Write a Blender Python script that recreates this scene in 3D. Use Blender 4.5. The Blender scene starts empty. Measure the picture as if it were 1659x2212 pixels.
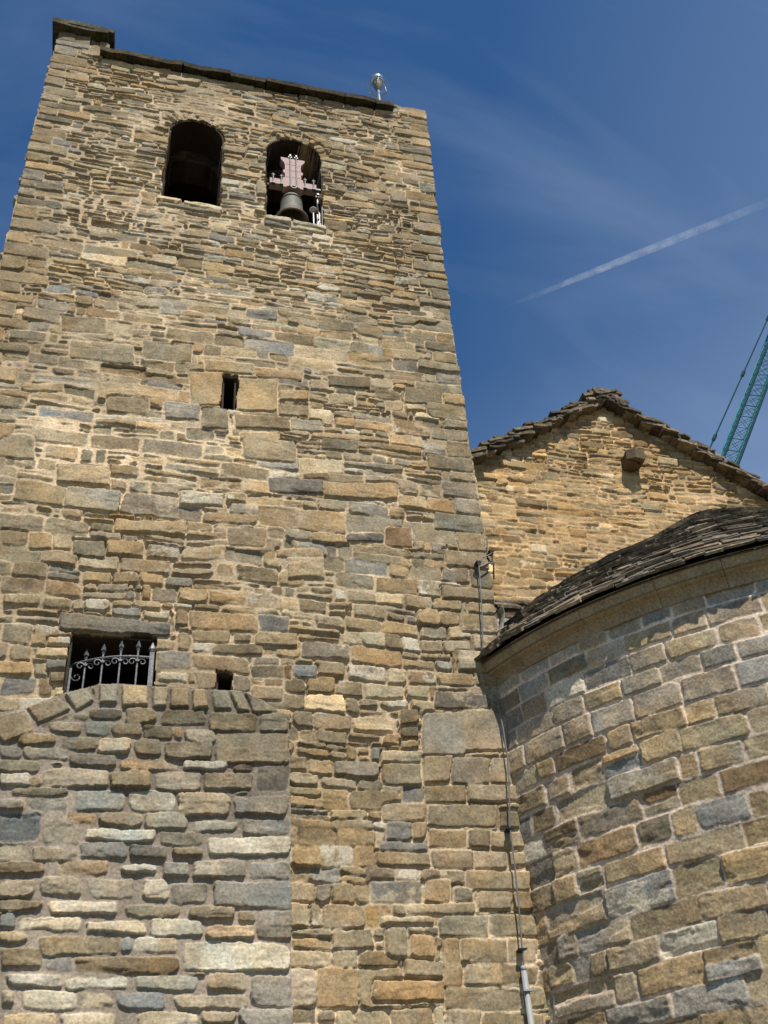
import bpy, bmesh, math, random
import numpy as np
from mathutils import Vector, Matrix

# ------------------------------------------------------------------ camera, world, sun, exposure
sc = bpy.context.scene
COL = sc.collection
cam_d = bpy.data.cameras.new("camera")
cam = bpy.data.objects.new("camera", cam_d); COL.objects.link(cam)
cam_d.sensor_fit = 'VERTICAL'; cam_d.sensor_height = 36.0; cam_d.sensor_width = 27.0
cam_d.lens = 36.0 * 2236.0 / 2212.0
cam_d.clip_start = 0.05; cam_d.clip_end = 30000.0
Rm = Matrix(((0.9687265, -0.0958391, -0.228875), (-0.2394666, -0.602719, -0.7611738), (-0.0649971, 0.7921772, -0.6068202)))
cam.matrix_world = Matrix.Translation((0, 0, 1.6)) @ Rm.to_4x4()
sc.camera = cam

SUN_AZ, SUN_EL = math.radians(5.0), math.radians(55.0)      # azimuth from the wall's own normal (-Y) towards +X
sdir = Vector((math.sin(SUN_AZ) * math.cos(SUN_EL), -math.cos(SUN_AZ) * math.cos(SUN_EL), math.sin(SUN_EL)))
world = bpy.data.worlds.new("World"); sc.world = world; world.use_nodes = True
wn, wl = world.node_tree.nodes, world.node_tree.links
for n in list(wn): wn.remove(n)
sky = wn.new('ShaderNodeTexSky'); sky.sky_type = 'NISHITA'; sky.sun_disc = False
sky.sun_elevation = SUN_EL; sky.sun_rotation = math.pi - SUN_AZ
sky.altitude = 900.0; sky.air_density = 1.0; sky.dust_density = 0.3; sky.ozone_density = 3.0
hs = wn.new('ShaderNodeHueSaturation'); hs.inputs['Saturation'].default_value = 1.22; hs.inputs['Value'].default_value = 1.0
bg = wn.new('ShaderNodeBackground'); bg.inputs['Strength'].default_value = 0.094
wo = wn.new('ShaderNodeOutputWorld')
tc = wn.new('ShaderNodeTexCoord')
mp = wn.new('ShaderNodeMapping'); mp.inputs['Rotation'].default_value = (0.25, 0.5, 0.9); mp.inputs['Scale'].default_value = (1.6, 6.5, 4.0)
cn = wn.new('ShaderNodeTexNoise'); cn.inputs['Scale'].default_value = 1.3; cn.inputs['Detail'].default_value = 7.0; cn.inputs['Roughness'].default_value = 0.52; cn.inputs['Distortion'].default_value = 0.5
cr = wn.new('ShaderNodeValToRGB'); cr.color_ramp.elements[0].position = 0.50; cr.color_ramp.elements[0].color = (0, 0, 0, 1)
cr.color_ramp.elements[1].position = 0.95; cr.color_ramp.elements[1].color = (0.22, 0.22, 0.22, 1)
mxw = wn.new('ShaderNodeMixRGB'); mxw.inputs[2].default_value = (3.7, 4.7, 6.4, 1)
wl.new(tc.outputs['Generated'], mp.inputs['Vector']); wl.new(mp.outputs[0], cn.inputs['Vector']); wl.new(cn.outputs['Fac'], cr.inputs[0])
sx = wn.new('ShaderNodeSeparateXYZ'); wl.new(tc.outputs['Generated'], sx.inputs[0])      # thin cirrus veil, thicker to the east
mr = wn.new('ShaderNodeMapRange'); mr.inputs['From Min'].default_value = .26; mr.inputs['From Max'].default_value = .62; mr.inputs['To Min'].default_value = .0; mr.inputs['To Max'].default_value = .23
wl.new(sx.outputs['X'], mr.inputs['Value'])
m3 = wn.new('ShaderNodeMapRange'); m3.inputs['From Min'].default_value = .70; m3.inputs['From Max'].default_value = .45; m3.inputs['To Min'].default_value = .0; m3.inputs['To Max'].default_value = .26
wl.new(sx.outputs['Z'], m3.inputs['Value'])
a1 = wn.new('ShaderNodeMath'); a1.operation = 'ADD'; wl.new(mr.outputs[0], a1.inputs[0]); wl.new(m3.outputs[0], a1.inputs[1])
a2 = wn.new('ShaderNodeMath'); a2.operation = 'ADD'; wl.new(a1.outputs[0], a2.inputs[0]); wl.new(cr.outputs[0], a2.inputs[1])
wl.new(sky.outputs[0], hs.inputs['Color']); wl.new(hs.outputs[0], mxw.inputs[1]); wl.new(a2.outputs[0], mxw.inputs[0])
wl.new(mxw.outputs[0], bg.inputs['Color']); wl.new(bg.outputs[0], wo.inputs['Surface'])

sun_d = bpy.data.lights.new("sun", 'SUN'); sun_d.energy = 4.75; sun_d.angle = math.radians(0.5); sun_d.color = (1.0, 0.925, 0.81)
sun = bpy.data.objects.new("sun", sun_d); COL.objects.link(sun)
sun.rotation_euler = sdir.to_track_quat('Z', 'Y').to_euler()
sc.view_settings.view_transform = 'Standard'; sc.view_settings.look = 'None'
sc.view_settings.exposure = 0.34; sc.view_settings.gamma = 1.0; sc.view_settings.use_curve_mapping = False

# ------------------------------------------------------------------ helpers
def tag(o, label=None, cat=None, group=None, kind=None):
    if label: o["label"] = label
    if cat: o["category"] = cat
    if group: o["group"] = group
    if kind: o["kind"] = kind
    return o
def empty(name, loc=(0, 0, 0), parent=None):
    o = bpy.data.objects.new(name, None); COL.objects.link(o); o.location = loc; o.empty_display_size = 0.2
    if parent: o.parent = parent
    return o
def link(name, me, mat, parent=None):
    o = bpy.data.objects.new(name, me); COL.objects.link(o)
    if mat: me.materials.append(mat)
    if parent is not None:
        o.parent = parent
        t = Vector((0, 0, 0)); p = parent
        while p is not None: t += p.location; p = p.parent
        o.location = -t if parent.location.length or parent.parent else (0, 0, 0)
    return o

class MB:
    """collects simple solids, then links them as ONE mesh object"""
    def __init__(s): s.v = []; s.f = []; s.c = []; s.col = (1, 1, 1)
    def add(s, vs, fs):
        k = len(s.v); s.v += [tuple(v) for v in vs]; s.f += [tuple(i + k for i in f) for f in fs]; s.c += [s.col] * len(vs)
    def box(s, c, d, rot=None, jit=0, rnd=None):
        c = Vector(c); vs = []
        for z in (-1, 1):
            for x, y in ((-1, -1), (1, -1), (1, 1), (-1, 1)):
                p = Vector((x * d[0] / 2, y * d[1] / 2, z * d[2] / 2))
                if jit: p += Vector([(rnd.random() - .5) * jit for _ in range(3)])
                if rot is not None: p = rot @ p
                vs.append(c + p)
        s.add(vs, [(3, 2, 1, 0), (4, 5, 6, 7), (0, 1, 5, 4), (1, 2, 6, 5), (2, 3, 7, 6), (3, 0, 4, 7)])
    def tube(s, pts, r, n=8, cap=True, closed=False):
        pts = [Vector(p) for p in pts]; rs = r if isinstance(r, (list, tuple)) else [r] * len(pts)
        rings = []; up = None
        for i, p in enumerate(pts):
            a = pts[i - 1] if i else (pts[-1] if closed else p); b = pts[(i + 1) % len(pts)] if (i < len(pts) - 1 or closed) else p
            t = (b - a).normalized()
            if up is None: up = Vector((0, 0, 1)) if abs(t.z) < .9 else Vector((0, 1, 0))
            x = t.cross(up).normalized(); y = x.cross(t).normalized(); up = y
            rings.append([p + (x * math.cos(2 * math.pi * k / n) + y * math.sin(2 * math.pi * k / n)) * rs[i] for k in range(n)])
        vs = [v for q in rings for v in q]; fs = []
        m = len(rings)
        for i in range(m if closed else m - 1):
            for k in range(n):
                a = i * n + k; b = i * n + (k + 1) % n; c = ((i + 1) % m) * n + (k + 1) % n; d = ((i + 1) % m) * n + k
                fs.append((a, b, c, d))
        if cap and not closed: fs.append(tuple(range(n))[::-1]); fs.append(tuple((m - 1) * n + k for k in range(n)))
        s.add(vs, fs)
    def lathe(s, c, prof, n=32):
        vs = []; fs = []
        for r, z in prof:
            for k in range(n): vs.append((c[0] + r * math.cos(2 * math.pi * k / n), c[1] + r * math.sin(2 * math.pi * k / n), c[2] + z))
        for i in range(len(prof) - 1):
            for k in range(n):
                fs.append((i * n + k, i * n + (k + 1) % n, (i + 1) * n + (k + 1) % n, (i + 1) * n + k))
        s.add(vs, fs)
    def prism(s, poly, y0, y1):      # outline in x,z extruded along y
        n = len(poly); vs = [(x, y0, z) for x, z in poly] + [(x, y1, z) for x, z in poly]
        fs = [tuple(range(n)), tuple(range(n, 2 * n))[::-1]] + [(i, i + n, (i + 1) % n + n, (i + 1) % n) for i in range(n)]
        s.add(vs, fs)
    def build(s, name, mat, parent=None, smooth=False, bevel=0):
        me = bpy.data.meshes.new(name); me.from_pydata(s.v, [], s.f); me.update()
        at = me.color_attributes.new('stone', 'FLOAT_COLOR', 'POINT')
        at.data.foreach_set('color', np.array([(*c, 1) for c in s.c], dtype=np.float32).ravel())
        bm = bmesh.new(); bm.from_mesh(me); bmesh.ops.recalc_face_normals(bm, faces=bm.faces)
        if bevel: bmesh.ops.bevel(bm, geom=bm.edges[:], offset=bevel, segments=1, affect='EDGES')
        bm.to_mesh(me); bm.free()
        if smooth:
            me.polygons.foreach_set('use_smooth', [True] * len(me.polygons))
        return link(name, me, mat, parent)

# ------------------------------------------------------------------ materials
def mat_base(name, rough=0.9, spec=0.2, metal=0.0):
    m = bpy.data.materials.new(name); m.use_nodes = True
    b = m.node_tree.nodes['Principled BSDF']
    b.inputs['Roughness'].default_value = rough; b.inputs['Metallic'].default_value = metal
    b.inputs['Specular IOR Level'].default_value = spec
    return m, m.node_tree.nodes, m.node_tree.links, b
def stone_mat(name, tint=(1, 1, 1), fine=46.0, bump=0.7, bdist=0.007, contrast=0.36, blotch=0.20):
    m, N, L, b = mat_base(name, 0.92, 0.12)
    at = N.new('ShaderNodeAttribute'); at.attribute_name = 'stone'
    tc = N.new('ShaderNodeTexCoord')
    n1 = N.new('ShaderNodeTexNoise'); n1.inputs['Scale'].default_value = fine; n1.inputs['Detail'].default_value = 6; n1.inputs['Roughness'].default_value = .62
    n2 = N.new('ShaderNodeTexNoise'); n2.inputs['Scale'].default_value = 5.0; n2.inputs['Detail'].default_value = 5; n2.inputs['Roughness'].default_value = .6
    L.new(tc.outputs['Object'], n1.inputs['Vector']); L.new(tc.outputs['Object'], n2.inputs['Vector'])
    def ramp(src, k):
        r = N.new('ShaderNodeMapRange'); r.inputs['From Min'].default_value = .28; r.inputs['From Max'].default_value = .72
        r.inputs['To Min'].default_value = 1 - k; r.inputs['To Max'].default_value = 1 + k; L.new(src, r.inputs['Value']); return r.outputs[0]
    a = ramp(n1.outputs['Fac'], contrast); c = ramp(n2.outputs['Fac'], blotch)
    mu = N.new('ShaderNodeMath'); mu.operation = 'MULTIPLY'; L.new(a, mu.inputs[0]); L.new(c, mu.inputs[1])
    vm = N.new('ShaderNodeVectorMath'); vm.operation = 'SCALE'; L.new(at.outputs['Color'], vm.inputs[0]); L.new(mu.outputs[0], vm.inputs['Scale'])
    v2 = N.new('ShaderNodeVectorMath'); v2.operation = 'MULTIPLY'; v2.inputs[1].default_value = tint; L.new(vm.outputs[0], v2.inputs[0])
    L.new(v2.outputs[0], b.inputs['Base Color'])
    bp = N.new('ShaderNodeBump'); bp.inputs['Strength'].default_value = bump; bp.inputs['Distance'].default_value = bdist
    L.new(n1.outputs['Fac'], bp.inputs['Height']); L.new(bp.outputs[0], b.inputs['Normal'])
    return m
def plain_mat(name, col, rough=0.6, metal=0.0, spec=0.4, noise=0.15, scale=20.0):
    m, N, L, b = mat_base(name, rough, spec, metal)
    tc = N.new('ShaderNodeTexCoord'); n = N.new('ShaderNodeTexNoise'); n.inputs['Scale'].default_value = scale; n.inputs['Detail'].default_value = 4
    L.new(tc.outputs['Object'], n.inputs['Vector'])
    r = N.new('ShaderNodeMapRange'); r.inputs['From Min'].default_value = .3; r.inputs['From Max'].default_value = .7
    r.inputs['To Min'].default_value = 1 - noise; r.inputs['To Max'].default_value = 1 + noise; L.new(n.outputs['Fac'], r.inputs['Value'])
    v = N.new('ShaderNodeVectorMath'); v.operation = 'SCALE'; v.inputs[0].default_value = col; L.new(r.outputs[0], v.inputs['Scale'])
    L.new(v.outputs[0], b.inputs['Base Color'])
    return m
M_STONE = stone_mat('rubble_stone')
M_APSE = stone_mat('dressed_stone', fine=46.0, bump=.8, contrast=.40)
M_SLATE = stone_mat('stone_slate', fine=25.0, contrast=.6, blotch=.45)
M_IRON = plain_mat('wrought_iron', (.13, .133, .14), .55, .3, .5, .5, 60)
M_BRONZE = plain_mat('bell_bronze', (.13, .122, .105), .7, .2, .5, .25, 25)
M_YOKE = plain_mat('pink_painted_wood', (.44, .315, .30), .8, 0, .3, .08, 20)
M_STEEL = plain_mat('galvanised_steel', (.17, .17, .17), .6, .2, .5, .12, 30)
M_BLACK = plain_mat('black_metal', (.02, .02, .022), .4, .3, .5, .2, 30)
M_CHROME = plain_mat('polished_metal', (.45, .50, .52), .3, .8, .5, .03, 10)
M_CABLE = plain_mat('grey_cable', (.13, .15, .15), .5, .2, .4, .15, 30)
M_CONDUIT = plain_mat('conduit_grey', (.27, .29, .295), .6, .1, .4, .08, 12)
M_TEAL = plain_mat('teal_paint', (.03, .20, .22), .7, 0, .2, .15, 3)
M_TEALD = plain_mat('dark_teal_paint', (.006, .045, .055), .8, 0, .1, .15, 3)
M_LEAD = plain_mat('lead_sheet', (.30, .31, .33), .4, .3, .5, .25, 14)
M_DISC = plain_mat('pinkish_disc', (.45, .40, .42), .4, 0, .4, .05, 10)

# ------------------------------------------------------------------ masonry height fields
def tile(seed, beta, sx=1.0, sy=1.0, n=1024):
    r = np.random.RandomState(seed); w = np.fft.rfft2(r.randn(n, n))
    fy = np.fft.fftfreq(n)[:, None] * n * sy; fx = np.fft.rfftfreq(n)[None, :] * n * sx
    k = np.sqrt(fx * fx + fy * fy) + 6.0
    t = np.fft.irfft2(w / k ** beta, s=(n, n)); t -= t.mean(); return (t / t.std()).astype(np.float32)
T_ROUGH = tile(1, 1.9); T_LAYER = tile(2, 2.0, 4.5, 1.0); T_BLOT = tile(3, 2.6); T_FINE = tile(4, 1.2); T_EDGE = tile(5, 1.7)
PAL = {'t': (.300, .240, .150), 'g': (.245, .212, .142), 'b': (.222, .214, .184), 'o': (.335, .252, .145), 'c': (.440, .368, .235),
       'w': (.430, .395, .310), 'd': (.190, .155, .100), 'm': (.230, .155, .100), 'k': (.300, .240, .142), 'p': (.275, .243, .185),
       'r': (.150, .130, .100), 'B': (.150, .158, .165), 'a': (.285, .210, .108), 's': (.238, .232, .208)}
PAL = {k_: (v_[0] * .98, v_[1] * .93, v_[2] * .885) for k_, v_ in PAL.items()}
T_CRACK = tile(6, 2.3, 1.9, 1.0)
class Masonry:
    def __init__(s, x0, x1, y0, y1, res, seed, mortar=(.44, .345, .225), mdepth=(.013, .013), rough=1.0, warp=.008):
        s.x = np.arange(x0, x1 + res * .5, res); s.y = np.arange(y0, y1 + res * .5, res)
        s.res = res; s.h, s.w = len(s.y), len(s.x); s.rnd = random.Random(seed); s.x0, s.y0 = s.x[0], s.y[0]
        s.rough = rough
        I, J = np.meshgrid(np.arange(s.h), np.arange(s.w), indexing='ij')
        sc = res / 0.01
        s.I = (I * sc).astype(np.int32); s.J = (J * sc).astype(np.int32); s.so = seed * 131
        n1 = s.samp(T_ROUGH, 0, 0); n2 = s.samp(T_BLOT, 77, 300)
        s.H = (-mdepth[0] - np.clip(n2, -1.5, 1.5) * mdepth[1] + n1 * .0035).astype(np.float32)
        c = np.array(mortar, dtype=np.float32)
        s.C = c[None, None, :] * (1 + .10 * n1[..., None] + .10 * s.samp(T_BLOT, 400, 10)[..., None])
        s.D = np.full((s.h, s.w), -1.0, dtype=np.float32); s.X = np.full((s.h, s.w), -1.0, dtype=np.float32)
        s.E = s.samp(T_EDGE, 500, 200)
        s.WX = s.samp(T_ROUGH, 611, 140) * warp; s.WY = s.samp(T_CRACK, 90, 733) * warp * .35 + s.samp(T_EDGE, 312, 530) * warp * .65
    def samp(s, T, oi, oj, sl=None):
        n = T.shape[0]
        I = s.I if sl is None else s.I[sl]; J = s.J if sl is None else s.J[sl]
        return T[(I + oi + s.so) % n, (J + oj) % n]
    def stone(s, q, col, rr=.02, base=.008, dome=.006, bev=.010, amp=.004, tilt=.02, r1=.004, r2=.004, explicit=False, mask=None, patch=0, mix=1.0, chips=3):
        R = s.rnd; q = np.array(q, dtype=float).reshape(4, 2)
        ar = 0
        for i in range(4): ar += q[i][0] * q[(i + 1) % 4][1] - q[(i + 1) % 4][0] * q[i][1]
        if ar < 0: q = q[::-1]
        mg = .02; res = s.res
        a = max(int((q[:, 0].min() - mg - s.x0) / res), 0); b = min(int((q[:, 0].max() + mg - s.x0) / res) + 2, s.w)
        c = max(int((q[:, 1].min() - mg - s.y0) / res), 0); d = min(int((q[:, 1].max() + mg - s.y0) / res) + 2, s.h)
        if b - a < 2 or d - c < 2: return
        sl = (slice(c, d), slice(a, b)); U, V = np.meshgrid(s.x[a:b], s.y[c:d]); U = U + s.WX[sl]; V = V + s.WY[sl]
        ds = []
        for i in range(4):
            p, r = q[i], q[(i + 1) % 4]; e = r - p; L = math.hypot(*e) + 1e-9
            ds.append((-(U - p[0]) * e[1] + (V - p[1]) * e[0]) / L)
        for _ in range(min(chips, R.choice([0, 1, 1, 2, 2, 3]))):      # knocked-off corners
            i = R.randrange(4); p, e1, e2 = q[i], q[i - 1] - q[i], q[(i + 1) % 4] - q[i]; l1, l2 = math.hypot(*e1) + 1e-9, math.hypot(*e2) + 1e-9
            c1, c2 = R.uniform(.008, .4 * min(l1, .12)), R.uniform(.008, .4 * min(l2, .12)); A_, B_ = p + e1 / l1 * c1, p + e2 / l2 * c2; e = B_ - A_; L = math.hypot(*e) + 1e-9
            dd = (-(U - A_[0]) * e[1] + (V - A_[1]) * e[0]) / L; ctr = q.mean(0); sg = -(ctr[0] - A_[0]) * e[1] + (ctr[1] - A_[1]) * e[0]
            ds.append(dd if sg > 0 else -dd)
        ds = np.array(ds)
        mn = ds.min(0); e = np.clip(rr - ds, 0, None)
        D = np.where((e > 0).sum(0) >= 2, rr - np.sqrt((e ** 2).sum(0)), mn)
        D = D + s.E[sl] * amp
        if not explicit:
            D = np.minimum(D, -s.X[sl] - .008)
            if mask is not None: D = np.minimum(D, mask[sl])
        sz = min(np.ptp(q[:, 0]), np.ptp(q[:, 1]))
        take = (D > s.D[sl]) & (D > -.004)
        if explicit: s.X[sl] = np.maximum(s.X[sl], D)
        t = np.clip(D / bev, 0, 1); t = t * t * (3 - 2 * t)
        oi, oj = R.randrange(1024), R.randrange(1024)
        lay = s.samp(T_LAYER, oi, oj, sl); ro = s.samp(T_ROUGH, oj, oi, sl); st = np.round(lay * 1.3) / 1.3
        cx, cy = q.mean(0)
        cz = s.samp(T_CRACK, oj + 50, oi + 9, sl) * .9 + .35 * lay; fl_ = np.floor(cz * .8); fr_ = cz * .8 - fl_
        frac = fl_ + np.clip(fr_ * 1.0, 0, 1) * .25 + np.clip((fr_ - .86) / .14, 0, 1) * .75
        hs = base + dome * np.sqrt(np.clip(D / (sz * .5 + 1e-6), 0, 1)) + tilt * ((V - cy) * R.uniform(-1, 1) + .6 * (U - cx) * R.uniform(-1, 1)) \
            + s.rough * (r1 * (.35 * st + .25 * lay) + r1 * 1.7 * frac + r2 * .7 * ro)
        H = s.H[sl]; s.H[sl] = np.where(take, H * (1 - t) + hs * t, H)
        bl = s.samp(T_BLOT, oi + 91, oj + 17, sl); fi = s.samp(T_FINE, oj, oi + 5, sl)
        b2 = s.samp(T_BLOT, oj + 700, oi + 450, sl); lum = sum(col) / 3
        o2 = np.array(PAL[R.choice('ttgkobgpc')]); o2 = o2 * (lum / o2.mean()) ** .75
        mm = np.clip(.35 + .45 * b2 + .12 * fi, 0, 1)[..., None] * R.uniform(.3, 1.0) * mix
        k = (np.array(col)[None, None, :] * (1 - mm) + o2[None, None, :] * mm) * (1 + .10 * bl + .10 * fi + .09 * lay)[..., None]
        warm = R.uniform(-.04, .05); k = k * (1 + np.array([1, 0, -1.2])[None, None, :] * (warm + .05 * ro[..., None]))
        if patch:
            pm = np.clip((s.samp(T_BLOT, oi + 200, oj + 333, sl) + .35 * fi - (1.1 - patch)) * 2.5, 0, 1)[..., None]
            k = k * (1 - pm) + np.array([.47, .42, .32]) * pm
        tt = np.clip(D / .006, 0, 1)[..., None]
        C = s.C[sl]; s.C[sl] = np.where(take[..., None], C * (1 - tt) + k * tt, C)
        s.D[sl] = np.where(take, D, s.D[sl])
    def smear(s, amt=.5, lo=1.1, col=None):
        """lime mortar spread over the stone edges in patches"""
        n = s.samp(T_ROUGH, 222, 640) * .75 + s.samp(T_FINE, 10, 20) * .3; edge = np.clip(1 - s.D / .035, 0, 1)
        m = np.clip((n + .8 * edge - lo) * 1.8, 0, 1) * amt * (s.D > 0); c = np.array(col if col else (.40, .325, .225))
        s.C = s.C * (1 - m[..., None]) + c * m[..., None]; s.H = (s.H * (1 - .55 * m) + .004 * .55 * m).astype(np.float32)
    def explicit_list(s, txt, **kw):
        for r in txt.split():
            a = r.split(','); c = a[8]; k = dict(kw)
            if c in ('p', 'k'): k.update(r1=.0012, r2=.002, dome=.002, tilt=.01)
            if c in 'rb': k.update(r1=.006)
            if c == 'w': k.update(patch=.75)
            elif c in 'c': k.update(patch=.12)
            if c in 'bB': k.update(mix=.3)
            s.stone([float(v) for v in a[:8]], PAL[c], explicit=True, **k)
    def rows(s, x0, x1, y0, y1, hr, wr, cols, split=.45, gap=(.006, .016), jit=.25, mask=None, kw=None, big=0.0, patch=.12, stepj=1.0):
        R = s.rnd; kw = kw or {}
        ys = [y0]
        while ys[-1] < y1:
            h = R.uniform(*hr)
            if R.random() < big: h *= 1.5
            ys.append(ys[-1] + h)
        K = int((x1 - x0) / .35) + 3
        prev = [R.uniform(-1, 1) for _ in range(K)]
        B = []
        for i in range(len(ys)):
            prev = [.55 * p + .45 * R.uniform(-1.4, 1.4) for p in prev]
            B.append(list(prev))
        def yb(i, x):
            u = (x - x0) / .35 + .5; k = max(0, min(K - 2, int(u))); f = min(max(u - k, 0), 1)
            n = B[i][k] * (1 - f) + B[i][k + 1] * f
            hh = ys[min(i + 1, len(ys) - 1)] - ys[min(i, len(ys) - 2)]
            return ys[i] + jit * .6 * min(hh, .16) * n * stepj
        def col():
            r = R.random() * sum(w for _, w in cols); 
            for c, w in cols:
                r -= w
                if r <= 0: break
            v = R.uniform(.86, 1.16); return tuple(ch * v for ch in PAL[c]), c
        def put(xa, xb, ya0, ya1, yb0, yb1):
            g = R.uniform(*gap) * .5; j = jit * .12 * min(xb - xa, .15)
            q = (xa + g + R.uniform(-j, j), ya0 + g, xb - g + R.uniform(-j, j), yb0 + g, xb - g + R.uniform(-j, j), yb1 - g, xa + g + R.uniform(-j, j), ya1 - g)
            c, code = col(); k = dict(amp=R.uniform(.004, .009), rr=R.uniform(.006, .03), base=R.uniform(-.004, .016), dome=R.uniform(.0, .006), bev=R.uniform(.005, .011),
                                tilt=.08, r1=R.uniform(.002, .007), r2=R.uniform(.002, .005)); k.update(kw)
            if callable(k.get('base')): k['base'] = k['base'](R)
            s.stone(q, c, mask=mask, patch=(R.uniform(.1, .6) if R.random() < patch else 0), **k)
        for i in range(len(ys) - 1):
            h = ys[i + 1] - ys[i]; x = x0 - R.uniform(0, .3)
            while x < x1:
                w = h * R.uniform(*wr) if R.random() > .12 else h * R.uniform(.5, .9)
                w = max(w, .05); xb = x + w
                if h > .095 and R.random() < split:
                    n = 2 if h < .17 or R.random() < .7 else 3; w *= 1.25; xb = x + w
                    cuts = [0] + sorted(min(max((k + R.uniform(-.22, .22)) / n, .15), .85) for k in range(1, n)) + [1]
                    for a, b in zip(cuts, cuts[1:]):
                        br = [x] + ([x + w * R.uniform(.3, .7)] if R.random() < .55 else []) + [xb]
                        for p, r in zip(br, br[1:]):
                            l0, l1 = yb(i, p), yb(i + 1, p); r0, r1 = yb(i, r), yb(i + 1, r); dt = R.uniform(-.04, .04)
                            put(p, r, l0 + (l1 - l0) * a, l0 + (l1 - l0) * b, r0 + (r1 - r0) * a, r0 + (r1 - r0) * b)
                else:
                    put(x, xb, yb(i, x), yb(i + 1, x), yb(i, xb), yb(i + 1, xb))
                x = xb

def grid_object(name, mas, place, back, keep=None, mat=M_STONE, parent=None, top=None):
    """mesh from a masonry height field; place(U,V,H) -> xyz, back(U,V) -> xyz of the hidden rear edge; keep = vertex mask"""
    U, V = np.meshgrid(mas.x, mas.y); P = place(U, V, mas.H).astype(np.float32)
    q_ = 1024; I_ = (V / .045).astype(np.int32) + 333; J_ = (U / .07).astype(np.int32) + 800; I2 = (V / .11).astype(np.int32) + 50; J2 = (U / .022).astype(np.int32) + 500
    mas.C *= (1 + .07 * T_ROUGH[I_ % q_, J_ % q_] + .05 * T_EDGE[I2 % q_, J2 % q_])[..., None]      # weather stains and run-off streaks
    h, w = U.shape
    cell = np.ones((h - 1, w - 1), bool) if keep is None else (keep[:-1, :-1] & keep[1:, :-1] & keep[:-1, 1:] & keep[1:, 1:])
    idx = np.arange(h * w).reshape(h, w)
    ci, cj = np.nonzero(cell)
    F = np.stack([idx[ci, cj], idx[ci, cj + 1], idx[ci + 1, cj + 1], idx[ci + 1, cj]], 1)
    pad = np.pad(cell, 1)
    E = []
    # vertical grid edges (i,j)-(i+1,j): left cell (i,j-1), right cell (i,j)
    Lc = pad[1:-1, :-1]; Rc = pad[1:-1, 1:]
    i, j = np.nonzero(Rc & ~Lc); E.append(np.stack([idx[i + 1, j], idx[i, j]], 1))
    i, j = np.nonzero(Lc & ~Rc); E.append(np.stack([idx[i, j], idx[i + 1, j]], 1))
    Bc = pad[:-1, 1:-1]; Tc = pad[1:, 1:-1]
    i, j = np.nonzero(Tc & ~Bc); E.append(np.stack([idx[i, j], idx[i, j + 1]], 1))
    i, j = np.nonzero(Bc & ~Tc); E.append(np.stack([idx[i, j + 1], idx[i, j]], 1))
    E = np.concatenate(E)
    Pf = P.reshape(-1, 3); Bk = back(U, V).astype(np.float32).reshape(-1, 3); Cf = np.clip(mas.C.reshape(-1, 3), .01, .9)
    ev = E.reshape(-1); n0 = len(Pf)
    V2 = np.concatenate([Pf, Pf[ev], Pf[ev] * .5 + Bk[ev] * .5, Bk[ev]])
    m = len(ev); a = n0 + np.arange(0, m, 2); b = a + 1
    F2 = np.concatenate([np.stack([b, a, a + m, b + m], 1), np.stack([b + m, a + m, a + 2 * m, b + 2 * m], 1)])
    C2 = np.concatenate([Cf, Cf[ev], Cf[ev], Cf[ev]])
    Fall = np.concatenate([F, F2]).astype(np.int32)
    used = np.zeros(len(V2), bool); used[Fall.ravel()] = True
    remap = np.cumsum(used) - 1; V2 = V2[used]; C2 = C2[used]; Fall = remap[Fall].astype(np.int32)
    me = bpy.data.meshes.new(name); me.vertices.add(len(V2)); me.vertices.foreach_set('co', V2.astype(np.float32).ravel())
    me.loops.add(Fall.size); me.loops.foreach_set('vertex_index', Fall.ravel())
    me.polygons.add(len(Fall)); me.polygons.foreach_set('loop_start', np.arange(0, Fall.size, 4, dtype=np.int32))
    me.update(calc_edges=True); me.validate()
    me.polygons.foreach_set('use_smooth', np.ones(len(Fall), bool))
    at = me.color_attributes.new('stone', 'FLOAT_COLOR', 'POINT')
    at.data.foreach_set('color', np.concatenate([C2, np.ones((len(C2), 1))], 1).astype(np.float32).ravel())
    return link(name, me, mat, parent)
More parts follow.
